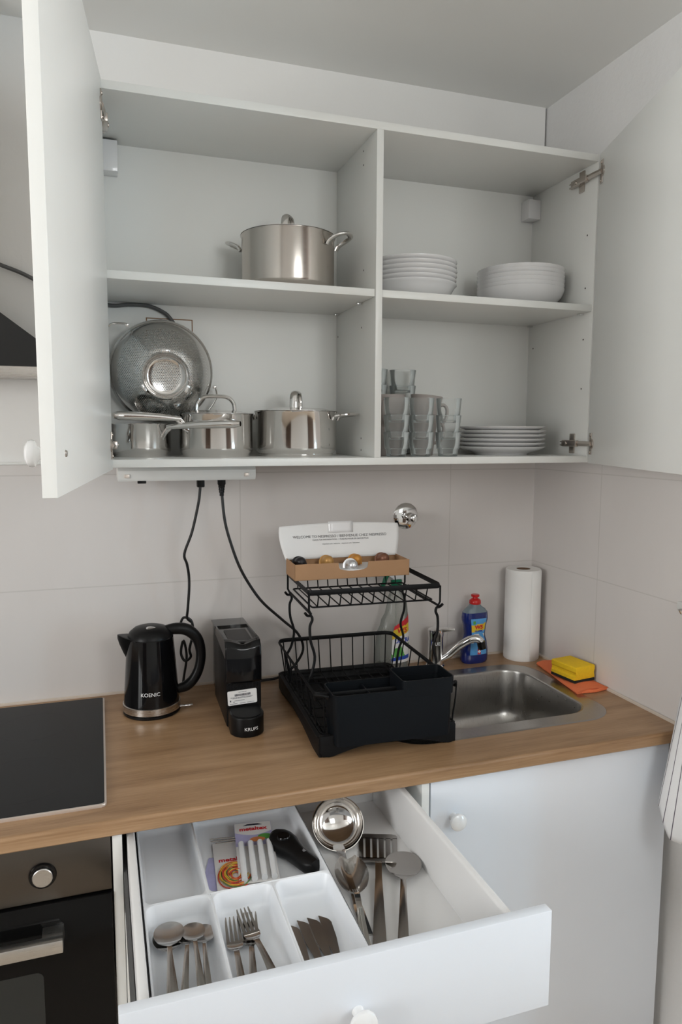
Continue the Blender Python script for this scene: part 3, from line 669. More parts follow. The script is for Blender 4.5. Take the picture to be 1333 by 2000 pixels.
casserole('stock_pot', 'large tall satin steel stock pot with lid on upper left shelf', (-0.7715, -0.150, ZSL), 0.1050, 0.1265, 'pot_steel', R_(58), R_(-36), 0.040, 0.031, 0.108, 0.026, 0.038, lift=0.014)
casserole('casserole_pot', 'polished two-handled casserole with upright lid loop on cupboard floor', (-0.7500, -0.135, ZB), 0.0955, 0.1035, 'mirror_steel', R_(62), R_(-28), 0.047, 0.033, 0.094, 0.028, 0.037, lift=0.004)
def saucepan_handle(a, b, w0=0.0070, w1=0.0125):
    a = Vector(a); b = Vector(b); d = (b - a).normalized(); s = Vector((-d.y, d.x, 0)).normalized(); rings = []
    for k in range(13):
        u = k / 12; p = a.lerp(b, u) + Vector((0, 0, 0.004 * math.sin(u * PI) * 0.4)); w = w0 + (w1 - w0) * min(1, u * 1.2); h = 0.0055 + 0.004 * math.sin(min(u * 1.1, 1) * PI * 0.6)
        if k == 12: w *= 0.75; h *= 0.6
        rings.append([p + s * (w * math.cos(q)) + Vector((0, 0, h * math.sin(q))) for q in [i * PI / 7 for i in range(14)]])
    return G().loft(rings)
p = thing('saucepan', 'polished saucepan with loop-handled lid, between casserole and open saucepan', 'pot', (-0.9400, -0.1400, ZB))
obj('body', G().lathe(pot_body(0.0830, 0.0950), n=80), 'mirror_steel', p, sharp=40)
l = obj('lid', G().lathe(lid(0.0830, 0.0950), n=80), 'mirror_steel', p); obj('lid_handle', arch(R_(-10), 0.043, 0.102, 0.034), 'mirror_steel', l)
h = obj('handle', saucepan_handle((-0.084, -0.050, 0.0835), (-0.224, -0.088, 0.0885)), 'mirror_steel', p)
obj('bracket', strap([(-0.066, -0.047, 0.060), (-0.076, -0.050, 0.066), (-0.083, -0.050, 0.076), (-0.090, -0.052, 0.083)], 0.007, 0.5), 'mirror_steel', h)
p = thing('saucepan', 'low open saucepan under the colander beside the left cupboard door', 'pot', (-1.1030, -0.1150, ZB))
obj('body', G().lathe(pot_body(0.0645, 0.0730), n=80), 'mirror_steel', p, sharp=40)
h = obj('handle', saucepan_handle((0.051, -0.064, 0.066), (0.200, -0.128, 0.0735)), 'mirror_steel', p)
obj('bracket', strap([(0.042, -0.048, 0.042), (0.045, -0.054, 0.050), (0.050, -0.060, 0.058), (0.058, -0.067, 0.066)], 0.007, 0.5), 'mirror_steel', h)

# colander, rim turned to the back wall, standing on the open saucepan
co = thing('colander', 'round perforated steel colander leaning against the cupboard back', 'colander', (-1.0510, -0.0560, 0.7765))
co.rotation_euler = (R_(9), 0, 0)
MC = Matrix.Rotation(PI / 2, 4, 'X')
prof = [(0.1135, 0.0), (0.1125, 0.012), (0.1075, 0.030), (0.098, 0.050), (0.086, 0.067), (0.072, 0.081), (0.060, 0.089), (0.052, 0.0925)]
cb = obj('bowl', G().lathe(prof, n=96), 'perforated', co); cb.matrix_local = MC
b2 = obj('bowl_centre', G().lathe([(0.034, 0.0935), (0.026, 0.0915), (0.0, 0.0905)], n=64), 'perforated', co); b2.matrix_local = MC
obj('foot_ring', G().lathe([(0.0525, 0.0922), (0.0520, 0.1040), (0.0495, 0.1065), (0.0465, 0.1045), (0.044, 0.0985), (0.038, 0.0945), (0.0335, 0.0935)], n=80, M=MC), 'mirror_steel', co)
for a in (90, 210, 330):
    obj('foot_lug', G().box(-0.009, -0.0035, 0.098, 0.009, 0.0035, 0.106, bev=0.002, M=MC @ Matrix.Rotation(R_(a), 4, 'Z') @ XF((0.054, 0, 0), PI / 2)), 'chrome', co)
obj('rim', G().lathe([(0.1105, 0.006), (0.1135, 0.0085), (0.1165, 0.0065), (0.1180, 0.001), (0.1165, -0.005), (0.1135, -0.006), (0.1105, -0.003), (0.1105, 0.006)], n=96, M=MC), 'mirror_steel', co)
for a in (150, -38):
    pr = [(0.116, -0.052), (0.124, -0.050), (0.146, -0.034), (0.153, 0.0), (0.146, 0.034), (0.124, 0.050), (0.116, 0.052)]
    if a < 0: pr = [(0.116 + (x - 0.116) * 0.62, y) for x, y in pr]
    ca, sa = math.cos(R_(a)), math.sin(R_(a))
    obj('handle', G().tube([(ca * x - sa * y, -0.002, sa * x + ca * y) for x, y in pr], 0.0022, 8, sub=6), 'mirror_steel', co)
    for sgn in (-1, 1): obj('handle_clip', G().box(-0.004, -0.004, -0.003, 0.004, 0.006, 0.003, bev=0.001, M=XF((ca * 0.1165 - sa * 0.051 * sgn, 0, sa * 0.1165 + ca * 0.051 * sgn))), 'mirror_steel', co)

# ------------------------------------------------------------------ crockery
ORD = ['bottom', 'second from bottom', 'third from bottom', 'fourth from bottom', 'fifth from bottom', 'topmost']
def crock(name, label, cat, prof, n=72, mat='ceramic', loc=(0, 0, 0), group=None):
    o = obj(name, G().lathe(prof, n=n), mat, sharp=60); o.location = (loc[0], loc[1], loc[2] + Z0); return tag(o, label, cat, group)
def stack(name, cat, prof, x, y, z, dz, what, group, n=6):
    first = None
    for k in range(n):
        lab = '%s, %s of its stack' % (what, ORD[k])
        jx, jy = random.uniform(-0.0012, 0.0012), random.uniform(-0.001, 0.001)
        if first is None: first = crock(name, lab, cat, prof, loc=(x, y, z), group=group)
        else:
            o = first.copy(); COL.objects.link(o); o.location = (x + jx, y + jy, z + Z0 + dz * k); o['label'] = lab
flat = [(0, 0.0035), (0.062, 0.0035), (0.0635, 0.0), (0.0675, 0.0), (0.070, 0.0045), (0.083, 0.0085), (0.100, 0.0145), (0.1115, 0.0200), (0.1122, 0.0212), (0.1112, 0.0220), (0.098, 0.0178), (0.081, 0.0115), (0.070, 0.0085), (0, 0.0080)]
stack('dinner_plate', 'plate', flat, -0.2020, -0.1450, ZB, 0.0102, 'white flat dinner plate on cupboard floor', 'stacked dinner plates')
soup = [(0, 0.003), (0.060, 0.003), (0.062, 0.0), (0.066, 0.0), (0.070, 0.004), (0.092, 0.016), (0.099, 0.028), (0.104, 0.0365), (0.1085, 0.0405), (0.1080, 0.0430), (0.102, 0.0395), (0.095, 0.030), (0.088, 0.019), (0.068, 0.0085), (0, 0.0075)]
stack('soup_plate', 'plate', soup, -0.4600, -0.1420, ZSR, 0.0105, 'white soup plate beside the cupboard divider', 'stacked soup plates')
bowl = [(0, 0.003), (0.055, 0.003), (0.057, 0.0), (0.061, 0.0), (0.066, 0.003), (0.088, 0.014), (0.102, 0.028), (0.1085, 0.042), (0.1100, 0.0485), (0.1085, 0.0492), (0.105, 0.042), (0.098, 0.029), (0.085, 0.018), (0.064, 0.008), (0, 0.0075)]
stack('salad_bowl', 'bowl', bowl, -0.1585, -0.1440, ZSR, 0.0098, 'deep white bowl on the upper shelf', 'stacked bowls')

tumb = [(0, 0.0), (0.0205, 0.0), (0.0228, 0.0015), (0.0240, 0.0120), (0.0248, 0.0175), (0.0272, 0.0185), (0.0282, 0.032), (0.0306, 0.0565), (0.0300, 0.0572), (0.0290, 0.0560), (0.0265, 0.032), (0.0252, 0.0200), (0.0228, 0.0175), (0.0218, 0.0070), (0.0200, 0.0055), (0, 0.0055)]
gl0 = None
def tumblers(x, y, n, what, sc=1.0):
    global gl0
    for k in range(n):
        o = None
        nm = {1: ['only'], 3: ['bottom', 'middle', 'top'], 5: ['bottom', 'second', 'third', 'fourth', 'top']}[n][k]
        lab = 'clear tumbler, %s of the stack %s' % (nm, what)
        if gl0 is None: o = gl0 = crock('glass_tumbler', lab, 'glass', tumb, 40, 'glass', (x, y, ZB), 'stacked glass tumblers')
        else: o = gl0.copy(); COL.objects.link(o); o['label'] = lab
        o.location = (x, y, ZB + 0.0396 * k + Z0); o.scale = (sc, sc, 1)
tumblers(-0.5370, -0.2400, 3, 'hugging the cupboard divider')
tumblers(-0.4735, -0.2380, 3, 'in the middle of the front row')
tumblers(-0.4035, -0.2400, 3, 'next to the dinner plates')
tumblers(-0.4440, -0.0570, 5, 'behind the leaning mug', 1.12)
tumblers(-0.5220, -0.0560, 5, 'behind the mugs, against the cupboard divider', 1.12)
mugp = [(0, 0.0), (0.027, 0.0), (0.0285, 0.0015), (0.034, 0.050), (0.0395, 0.098), (0.0398, 0.100), (0.0388, 0.1005), (0.0372, 0.098), (0.032, 0.050), (0.0265, 0.008), (0, 0.007)]
m0 = None
for (x, y, k, rot, lab) in ((-0.4300, -0.1480, 0, (0, 0, R_(-8)), 'greige mug under the leaning mug, behind the tumblers'), (-0.4275, -0.1480, 1, (0, R_(5.5), R_(-8)), 'greige mug leaning on top of another behind the tumblers'),
                            (-0.5180, -0.1480, 0, (0, 0, R_(200)), 'greige mug at the bottom next to the divider, behind tumblers'), (-0.5180, -0.1480, 1, (0, 0, R_(235)), 'greige mug on top next to the divider, behind tumblers')):
    loc = (x, y, ZB + (0.0470 if k else 0))
    if m0 is None:
        m0 = thing('mug', lab, 'mug', loc, 0, 'stacked mugs'); m0.rotation_euler = rot
        obj('body', G().lathe(mugp, n=48), 'mug', m0, sharp=60)
        obj('handle', G().tube([(0.0365, 0, 0.080), (0.047, 0, 0.082), (0.056, 0, 0.072), (0.056, 0, 0.052), (0.046, 0, 0.034), (0.031, 0, 0.030)], 0.0042, 10, sub=5, flat=1.4), 'mug', m0)
    else: dup(m0, loc, 0, lab, 'stacked mugs', rot)

# ------------------------------------------------------------------ kettle
kt = thing('electric_kettle', 'glossy black cordless kettle with steel foot band beside the hob', 'kettle', (-1.0965, -0.1380, 0))
def kr(z): return 0.0625 + (0.0515 - 0.0625) * max(0, z - 0.022) / 0.152
pb = obj('power_base', G().lathe([(0, 0), (0.062, 0), (0.0640, 0.002), (0.0640, 0.006), (0.061, 0.0075), (0, 0.0075)], n=64), 'black_satin', kt)
obj('indicator_tab', G().box(0.050, -0.012, 0.0050, 0.092, -0.004, 0.0072, bev=0.0008), 'chrome', pb)
obj('foot_band', G().lathe([(0, 0.0078), (0.0630, 0.0078), (0.0645, 0.0095), (0.0645, 0.0245), (0.0625, 0.0255), (0, 0.0255)], n=72), 'brushed', kt)
obj('body', G().lathe([(0, 0.0255)] + [(kr(z), z) for z in (0.0256, 0.05, 0.08, 0.11, 0.14, 0.165)] + [(0.0515, 0.1745), (0.0500, 0.1760), (0, 0.1760)], n=72), 'black_gloss', kt)
ld = obj('lid', G().lathe([(0.0502, 0.1762), (0.0498, 0.1785), (0.0455, 0.1880), (0.035, 0.1965), (0.020, 0.2010), (0, 0.2022)], n=64), 'black_satin', kt)
obj('lid_button', G().loft([[(-0.003 + (0.0135 + 0) * s * math.cos(a) * (1 + 0.35 * math.cos(a)), -0.020 + 0.0085 * s * math.sin(a), 0.1985 + 0.0042 * (1 - s * s) + 0.2 * (-0.020 + 0.0085 * s * math.sin(a) + 0.020)) for a in [i * PI / 12 for i in range(24)]] for s in (1.0, 0.85, 0.5, 0.15)]), 'chrome', ld)
def vring(x, w, ztop, zbot, n=7):
    # open V section of the spout at distance x
    pts = []
    for i in range(n):
        u = -1 + 2 * i / (n - 1); pts.append((x, w * u, ztop - (ztop - zbot) * (1 - abs(u) ** 1.6)))
    return pts + [(x, w * (1 - 2 * i / (n - 1)) * 0.88, ztop + 0.0005) for i in range(n)]
obj('spout', G().loft([vring(-0.040, 0.030, 0.1765, 0.112), vring(-0.050, 0.0255, 0.1790, 0.122), vring(-0.060, 0.017, 0.1815, 0.143), vring(-0.0675, 0.0085, 0.1835, 0.162), vring(-0.0715, 0.0025, 0.1845, 0.176)]), 'black_satin', kt)
obj('handle', G().tube([(0.034, 0, 0.186), (0.058, 0, 0.1885), (0.084, 0, 0.183), (0.106, 0, 0.160), (0.1135, 0, 0.125), (0.1085, 0, 0.090), (0.095, 0, 0.064), (0.078, 0, 0.050), (0.057, 0, 0.0445)], [0.012, 0.0135, 0.014, 0.0125, 0.0115, 0.0115, 0.0120, 0.0125, 0.010], 16, sub=6, flat=0.95), 'black_satin', kt)
g = G(); g.mesh(text('KOENIC', 0.0115), wrap(0, 0, R_(-96), kr, 0.0575)); obj('lettering', g, 'white_print', kt)

# ------------------------------------------------------------------ coffee machine
cf = thing('coffee_machine', 'slim black capsule coffee machine with a white sticker, between kettle and dish rack', 'coffee machine', (-0.9075, -0.175, 0), R_(-1.5))
prof = [(0.090, 0.0), (0.090, 0.150), (0.086, 0.158), (-0.095, 0.172), (-0.108, 0.168), (-0.1115, 0.150), (-0.1115, 0.0)]
obj('body', G().prism(prof, -0.0385, 0.0385, 'x', bev=0.003), 'black_satin', cf)
tk = obj('water_tank', G().prism([(0.0915, 0.012), (0.129, 0.012), (0.131, 0.172), (0.0915, 0.168)], -0.0370, 0.0370, 'x', bev=0.003), 'smoke', cf)
obj('tank_lid', G().prism([(0.060, 0.1735), (0.133, 0.1730), (0.133, 0.1770), (0.060, 0.1800)], -0.0400, 0.0400, 'x', bev=0.001), 'smoke', tk)
# bowed glossy front that rolls over into the lever on top
def front(u, v):
    x = -0.0388 + 0.0776 * u
    bow = 0.0055 * (1 - (2 * u - 1) ** 2)
    path = [(-0.1115, 0.098), (-0.1125, 0.125), (-0.1130, 0.155), (-0.1095, 0.176), (-0.100, 0.1860), (-0.085, 0.1885)]
    k = v * (len(path) - 1); i = min(int(k), len(path) - 2); f = k - i
    y = path[i][0] + (path[i + 1][0] - path[i][0]) * f; z = path[i][1] + (path[i + 1][1] - path[i][1]) * f
    sag = 0.0105 * math.exp(-((2 * u - 1.05) / 0.55) ** 2) * min(1, max(0, (v - 0.42) / 0.5))
    return (x, y - bow * (1 - 0.6 * v), z - sag)
fp = obj('front_panel', G().grid(front, 28, 30), 'black_gloss', cf, sharp=80, solid=0.0024)
g = G()
for sx in (-1, 1): g.prism([(-0.106, 0.150), (-0.108, 0.170), (-0.100, 0.1845), (-0.085, 0.1880), (0.060, 0.1800), (0.060, 0.160)], sx * 0.0388, sx * 0.0355, 'x')
g.prism([(-0.090, 0.1700), (-0.090, 0.1790), (0.062, 0.1755), (0.062, 0.165)], -0.0355, 0.0355, 'x')
obj('top_housing', g, 'smoke', cf)
lv = obj('lever', G().prism([(-0.086, 0.1770), (-0.090, 0.1800), (0.022, 0.1790), (0.022, 0.1765)], -0.0245, 0.0265, 'x', bev=0.0012), 'black_satin', cf)
obj('finger_notch', G().box(-0.013, -0.084, 0.1798, 0.013, -0.077, 0.1806, bev=0.0004), 'black_gloss', lv)
g = G()
for i in range(11): g.box(-0.036 + i * 0.0068, -0.1135, 0.074, -0.033 + i * 0.0068, -0.1100, 0.098)
for k in range(5): g.box(-0.037, -0.1130, 0.0745 + k * 0.0052, 0.037, -0.1112, 0.0770 + k * 0.0052)
obj('grille', g, 'black_matt', cf)
st = obj('sticker', G().prism(rrect(-0.0305, 0.0480, 0.0335, 0.0800, 0.003), -0.1146, -0.1136, 'y', M=XF((0, 0, 0), 0)), 'paper', cf); st.rotation_euler = (0, R_(-2.5), 0); st.location = (-0.0025, 0, 0.001)
g = G(); x = -0.015
while x < 0.020:
    w = random.choice((0.0006, 0.001, 0.0016)); g.box(x, -0.1150, 0.0672, x + w, -0.1144, 0.0722); x += w + random.choice((0.0006, 0.001))
for zz, x0, x1 in ((0.0758, -0.006, 0.011), (0.0648, -0.024, 0.024), (0.0628, -0.020, 0.022), (0.0575, -0.016, 0.006), (0.0510, -0.026, -0.010), (0.0510, -0.004, 0.008), (0.0510, 0.012, 0.027)):
    x = x0
    while x < x1: w = random.uniform(0.001, 0.0026); g.box(x, -0.1149, zz - 0.0005, min(x + w, x1), -0.1144, zz + 0.0005); x += w + 0.0007
g.box(-0.026, -0.1149, 0.0560, -0.0235, -0.1144, 0.0595); g.box(-0.018, -0.1149, 0.0535, -0.0165, -0.1144, 0.0560)
obj('print', g, 'dark_print', st)
# cup support: half-round nose
def nose(r0, inset=0.0):
    pts = [(-0.0355 + inset, -0.1130), (-0.0355 + inset, -0.150)]
    for i in range(13):
        a = PI + i * PI / 12; pts.append(((0.0355 - inset) * math.cos(a), -0.152 + (0.0315 - inset) * math.sin(a)))
    pts += [(0.0355 - inset, -0.150), (0.0355 - inset, -0.1130)]
    return pts
dt = obj('drip_tray', G().prism(nose(0), 0.0, 0.0430, 'z', bev=0.0035, seg=3), 'black_satin', cf)
obj('grid_plate', G().prism(nose(0, 0.004), 0.0425, 0.0440, 'z'), 'black_matt', dt)
g = G(); g.mesh(text('KRUPS', 0.0100), wrap(0, -0.152, R_(-84), lambda z: 0.0335, 0.0200, 0.0012)); obj('lettering', g, 'white_print', dt)

# ------------------------------------------------------------------ dish rack
rk = thing('dish_rack', 'two-tier black wire dish rack with drip tray and cutlery box', 'dish rack', (-0.6450, -0.2950, 0.0048), R_(-2.5))
hw, hd_ = 0.1500, 0.2050
def rectloop(x0, y0, x1, y1, z, r=0.018): return [(a, b, z) for a, b in rrect(x0, y0, x1, y1, r, 5)]
# drip tray: arched foot at the front, flared walls, ribbed floor
g = G()
L0 = rectloop(-0.140, -0.203, 0.138, 0.198, 0.010); L1 = rectloop(-0.150, -0.208, 0.147, 0.207, 0.036); L2 = rectloop(-0.1475, -0.2055, 0.1445, 0.2045, 0.036); L3 = rectloop(-0.138, -0.198, 0.135, 0.194, 0.013)
g.loft([L0, L1, L2, L3], cap0=True, cap1=True)
for k in range(8): g.box(-0.120 + k * 0.034, -0.185, 0.0125, -0.114 + k * 0.034, 0.180, 0.016, bev=0.001)
tr = obj('drip_tray', g, 'black_matt', rk)
g = G(); pr = [(-0.146, 0.040), (-0.146, 0.006), (-0.140, -0.003), (-0.128, -0.0035)]
for i in range(17):
    u = i / 16; pr.append((-0.118 + 0.236 * u, -0.0035 + 0.020 * math.sin(PI * u) ** 0.8))
pr += [(0.128, -0.0035), (0.138, -0.003), (0.143, 0.006), (0.143, 0.040)]
g.prism(pr, -0.2090, -0.1980, 'y', bev=0.002)
for sx, x in ((-1, -0.1485), (1, 0.1375)):
    pr = [(-0.205, 0.034), (-0.205, -0.0035), (-0.165, -0.0035)] + [(-0.155 + 0.31 * i / 10, -0.0035 + 0.012 * math.sin(PI * i / 10)) for i in range(11)] + [(0.165, -0.0035), (0.200, -0.0035), (0.205, 0.034)]
    g.prism(pr, x, x + 0.009, 'x', bev=0.002)
obj('tray_apron', g, 'black_matt', tr)
# lower basket
bk = obj('basket_rim', G().tube(rectloop(-hw, -0.190, hw, hd_, 0.1165, 0.022) , 0.0052, 4, closed=True, up=(0, 0, 1), flat=0.42), 'black_matt', rk, sharp=60)
obj('basket_foot_ring', G().tube(rectloop(-0.136, -0.186, 0.134, 0.190, 0.032, 0.02), 0.0022, 6, closed=True), 'black_matt', bk)
for k in range(10):
    x = -0.128 + k * 0.0285
    obj('basket_wire', G().tube([(x * 1.06, hd_ - 0.001, 0.1150), (x * 1.02, hd_ - 0.012, 0.040), (x, hd_ - 0.024, 0.0315), (x, 0.0, 0.0300), (x, -0.176, 0.0315), (x * 1.02, -0.185, 0.042), (x * 1.05, -0.189, 0.1150)], 0.0016, 6), 'black_matt', bk)
for k in range(7):
    y = -0.150 + k * 0.052
    for s in (-1, 1): obj('basket_wire', G().tube([(s * hw, y, 0.1150), (s * 0.139, y, 0.040), (s * 0.122, y, 0.0335), (s * 0.05, y, 0.0325)], 0.0016, 6), 'black_matt', bk)
# cutlery box hung over the front edge
ch = obj('cutlery_box', None or G().loft([rectloop(-0.118, -0.2265, 0.126, -0.150, 0.022, 0.012), rectloop(-0.124, -0.2285, 0.128, -0.146, 0.1265, 0.012), rectloop(-0.1215, -0.2260, 0.1255, -0.1485, 0.1265, 0.010), rectloop(-0.116, -0.2240, 0.1235, -0.1525, 0.026, 0.010)], cap0=True, cap1=True), 'box_black', rk)
g = G(); g.box(-0.045, -0.225, 0.025, -0.0425, -0.149, 0.119); obj('partition', g, 'box_black', ch)
kb = obj('knife_insert', G().loft([rectloop(0.018, -0.2290, 0.1300, -0.146, 0.110, 0.010), rectloop(0.018, -0.2300, 0.1310, -0.144, 0.1440, 0.010), rectloop(0.0205, -0.2275, 0.1285, -0.1465, 0.1440, 0.008), rectloop(0.022, -0.225, 0.126, -0.149, 0.100, 0.008)], cap0=True, cap1=True), 'box_black', ch)
for s in (-1, 1):
    obj('hook', G().tube([(s * 0.128, -0.205, 0.118), (s * 0.142, -0.200, 0.121), (s * 0.151, -0.190, 0.118), (s * 0.150, -0.186, 0.108)], 0.0035, 8, sub=4), 'black_matt', ch)
obj('hook_wire', G().tube([(0.150, -0.196, 0.1165), (0.146, -0.200, 0.085), (0.139, -0.204, 0.05), (0.138, -0.206, 0.036)], 0.0018, 6, sub=4), 'black_matt', bk)
# upper tier
tx0, tx1, ty0, ty1, tz = -0.1370, 0.1620, -0.0780, 0.1380, 0.2985
ur = obj('tier_rim', G().tube(rectloop(tx0, ty0, tx1, ty1, tz, 0.008), 0.0060, 4, closed=True, up=(0, 0, 1), flat=0.40), 'black_matt', rk, sharp=60)
fx0, fx1, fy0, fy1, fz = tx0 + 0.010, tx1 - 0.012, ty0 + 0.014, ty1 - 0.012, 0.2640
obj('tier_floor_ring', G().tube(rectloop(fx0, fy0, fx1, fy1, fz, 0.006), 0.0020, 6, closed=True), 'black_matt', ur)
for k in range(11):
    x = fx0 + 0.012 + k * 0.0248
    obj('tier_wire', G().tube([(x, ty0 + 0.001, tz), (x, fy0, fz + 0.001), (x, (fy0 + fy1) / 2, fz + 0.002), (x, fy1, fz + 0.001), (x, ty1 - 0.001, tz)], 0.0015, 6), 'black_matt', ur)
for x in (tx0, tx1):
    for y in (ty0, ty1): obj('tier_post', G().tube([(x, y, tz), (x, y, 0.262), (x + (0.004 if x < 0 else -0.004), y, 0.254)], 0.0024, 6), 'black_matt', ur)
for s, x in ((-1, tx0 + 0.002), (1, tx1 - 0.002)):
    y0, y1 = ty0 + 0.004, ty1 - 0.006
    sb = obj('side_bar', G().tube([(x - s * 0.002, y0 - 0.004, 0.2540), (x - s * 0.002, y1 + 0.004, 0.2540)], 0.0030, 6), 'black_matt', rk)
    for yy, nm in ((y0, 'front'), (y1, 'back')):
        q = -1 if nm == 'front' else 1
        bx = (hw - 0.002) * s
        path = [(x + s * 0.010, yy - 0.002, 0.2560), (x + s * 0.004, yy + 0.002, 0.2490), (x - s * 0.004, yy, 0.2480), (x - s * 0.006, yy, 0.2390), (x - s * 0.001, yy, 0.2250), (x + s * -0.002, yy - 0.002, 0.195), (x - s * 0.011, yy - 0.002, 0.160), (x - s * 0.004, yy - 0.004, 0.125), (bx - s * 0.004, yy - 0.008, 0.100), (bx - s * 0.010, yy - 0.010, 0.070), (bx - s * 0.013, yy - 0.012, 0.040)]
        obj('leg', G().tube(path, 0.0030, 8, sub=5), 'black_matt', rk)

# capsule box on the upper tier
bxo = thing('capsule_box', 'open cardboard coffee capsule box with printed white lid on top of the dish rack', 'box', (-0.6500, -0.2240, 0.3088), R_(-1.8))
W_, D_, H_ = 0.137, 0.0455, 0.0370
g = G(); t = 0.0009
g.box(-W_, -D_, 0, W_, D_, t); g.box(-W_, D_ - t, 0, W_, D_, H_); g.box(-W_, -D_, 0, -W_ + t, D_, H_); g.box(W_ - t, -D_, 0, W_, D_, H_ - 0.001)
pr = [(-W_, 0), (W_, 0), (W_, H_), (0.036, H_), (0.034, H_ - 0.012)] + [(0.034 * math.cos(a), H_ - 0.012 - 0.008 * math.sin(a)) for a in [i * PI / 8 for i in range(1, 8)]] + [(-0.034, H_ - 0.012), (-0.036, H_), (-W_, H_)]
g.prism(pr, -D_, -D_ + t, 'y')
obj('tray', g, 'kraft', bxo)
obj('insert', G().box(-W_ + 0.003, -D_ + 0.002, 0.016, W_ - 0.003, D_ - 0.003, 0.019), 'paper', bxo)
def lidpt(x, s):          # s along the lid from its hinge
    tilt = R_(16); y = D_ + s * math.sin(tilt) - 0.010 * (1 - math.cos((s / 0.08 - 0.5) * 1.6)); z = H_ - 0.004 + s * math.cos(tilt)
    return Vector((x, y, z))
def lidgrid(u, v):
    s = 0.085 * v; half = 0.139 + 0.012 * math.sin(PI * min(1, v * 1.02) * 0.62)
    if v > 0.93: half *= 1 - 0.010 * (v - 0.93) / 0.07
    x = -half + 2 * half * u
    s -= 0.006 * (abs(u - 0.5) * 2) ** 2 * v
    return lidpt(x, s)
ll = obj('lid', G().grid(lidgrid, 40, 16), 'paper', bxo, sharp=80, solid=0.0010)
obj('tuck_tab', G().grid(lambda u, v: lidpt(-0.030 + 0.062 * u, 0.060 + 0.0280 * v) + Vector((0, -0.0012, 0)), 6, 4), 'ceramic', ll, sharp=80, solid=0.0008)
def lidtext(body, size, s, x=0.0):
    return G().mesh(text(body, size, 0.0001), lambda co: lidpt(co.x + x, s + co.y) + Vector((0, -0.0013 - co.z, 0)))
obj('lettering', lidtext('WELCOME TO NESPRESSO / BIENVENUE CHEZ NESPRESSO', 0.0090, 0.0520), 'ink', ll)
obj('small_print', lidtext('CLICK FOR INFORMATION  /  CLIQUEZ POUR EN SAVOIR PLUS', 0.0050, 0.0440), 'ink', ll)
obj('small_print', lidtext('nespresso.com / welcome   nespresso.com / bienvenue', 0.0042, 0.0340), 'ink', ll)
cap_prof = [(0.0, 0.0), (0.0185, 0.0), (0.0185, 0.0010), (0.0150, 0.0016), (0.0140, 0.0080), (0.0125, 0.0190), (0.0090, 0.0250), (0.0045, 0.0280), (0, 0.0285)]
for x, y, z, rx, m, lab in ((-0.112, 0.020, 0.0265, 66, 'foil_dark', 'black coffee capsule at the end of the open cardboard box'), (-0.046, 0.020, 0.0265, 66, 'foil_gold', 'pale gold coffee capsule next to the black one in the box'),
                          (0.024, 0.020, 0.0265, 66, 'orange_gold', 'orange gold coffee capsule behind the silver one in the box'), (0.092, 0.020, 0.0265, 66, 'foil_copper', 'copper brown coffee capsule at the far end of the box'),
                          (0.002, -0.0150, 0.0220, 74, 'foil_silver', 'silver coffee capsule lying in the cut-out of the box front')):
    if m not in MAT: MAT[m] = plain(m, (0.56, 0.25, 0.045), 0.4, 0.35, vary=0.06)
    c = obj('coffee_capsule', G().lathe(cap_prof, n=36), m); a = R_(-1.8)
    c.location = (-0.6500 + x * math.cos(a) - y * math.sin(a), -0.2240 + x * math.sin(a) + y * math.cos(a), 0.3088 + z + Z0); c.rotation_euler = (R_(rx), 0, 0)
    tag(c, lab, 'coffee capsule', 'capsules in the cardboard box')

# ------------------------------------------------------------------ bottles
def lerp_prof(P, z):
    for a, b in zip(P, P[1:]):
        if a[0] <= z <= b[0]:
            k = (z - a[0]) / (b[0] - a[0]); k = k * k * (3 - 2 * k) if len(a) < 5 else k
            return [a[i] + (b[i] - a[i]) * k for i in range(1, len(a))]
    return list(P[-1][1:])
def oval(P, z, a, off=0.0):      # (z, half width, half depth, x shift)
    w, d, x = lerp_prof(P, z); n = 2.6
    c, s = math.cos(a), math.sin(a)
    k = (abs(c) ** n + abs(s) ** n) ** (-1 / n)
    return Vector((x + (w + off) * k * c, (d + off) * k * s, z))
def bottle(P, zs, n=48): return G().loft([[oval(P, z, 2 * PI * i / n) for i in range(n)] for z in zs])
def label_patch(P, z0, z1, a0, a1, mi, nu=40, nv=40, off=0.0006): return G().grid(lambda u, v: oval(P, z0 + (z1 - z0) * v, a0 + (a1 - a0) * u, off), nu, nv, mi)
def on_oval(P, a, z, off=0.0012):
    def f(co):
        w, d, x = lerp_prof(P, z + co.y); return oval(P, z + co.y, a + co.x / (w * 0.95), off + co.z)
    return f
DS = [(0, 0.036, 0.020, 0), (0.006, 0.0400, 0.023, 0), (0.030, 0.0405, 0.0235, 0), (0.055, 0.0370, 0.022, 0), (0.080, 0.0305, 0.0195, 0), (0.100, 0.0325, 0.0205, 0), (0.126, 0.0385, 0.0225, 0), (0.142, 0.0375, 0.021, 0), (0.152, 0.030, 0.018, 0), (0.160, 0.0175, 0.0150, 0), (0.166, 0.0135, 0.0130, 0)]
db = thing('dish_soap_bottle', 'blue washing-up liquid bottle with red cap behind the sink', 'bottle', (-0.2115, -0.0480, 0), R_(3))
zs = [0, 0.003, 0.006] + [0.012 + 0.006 * i for i in range(23)]
obj('bottle', bottle(DS, zs), 'soap_blue', db)
obj('shoulder', G().loft([[oval(DS, z, 2 * PI * i / 48) for i in range(48)] for z in (0.1435, 0.148, 0.152, 0.156, 0.160, 0.163, 0.166)]), 'soap_clear', db)
obj('cap', G().lathe([(0.0, 0.166), (0.0155, 0.166), (0.0165, 0.168), (0.0155, 0.176), (0.0125, 0.1795), (0.0075, 0.1815), (0.0070, 0.1850), (0.0115, 0.1865), (0.0120, 0.1910), (0.0105, 0.1925), (0, 0.1925)], n=32), 'red_cap', db)
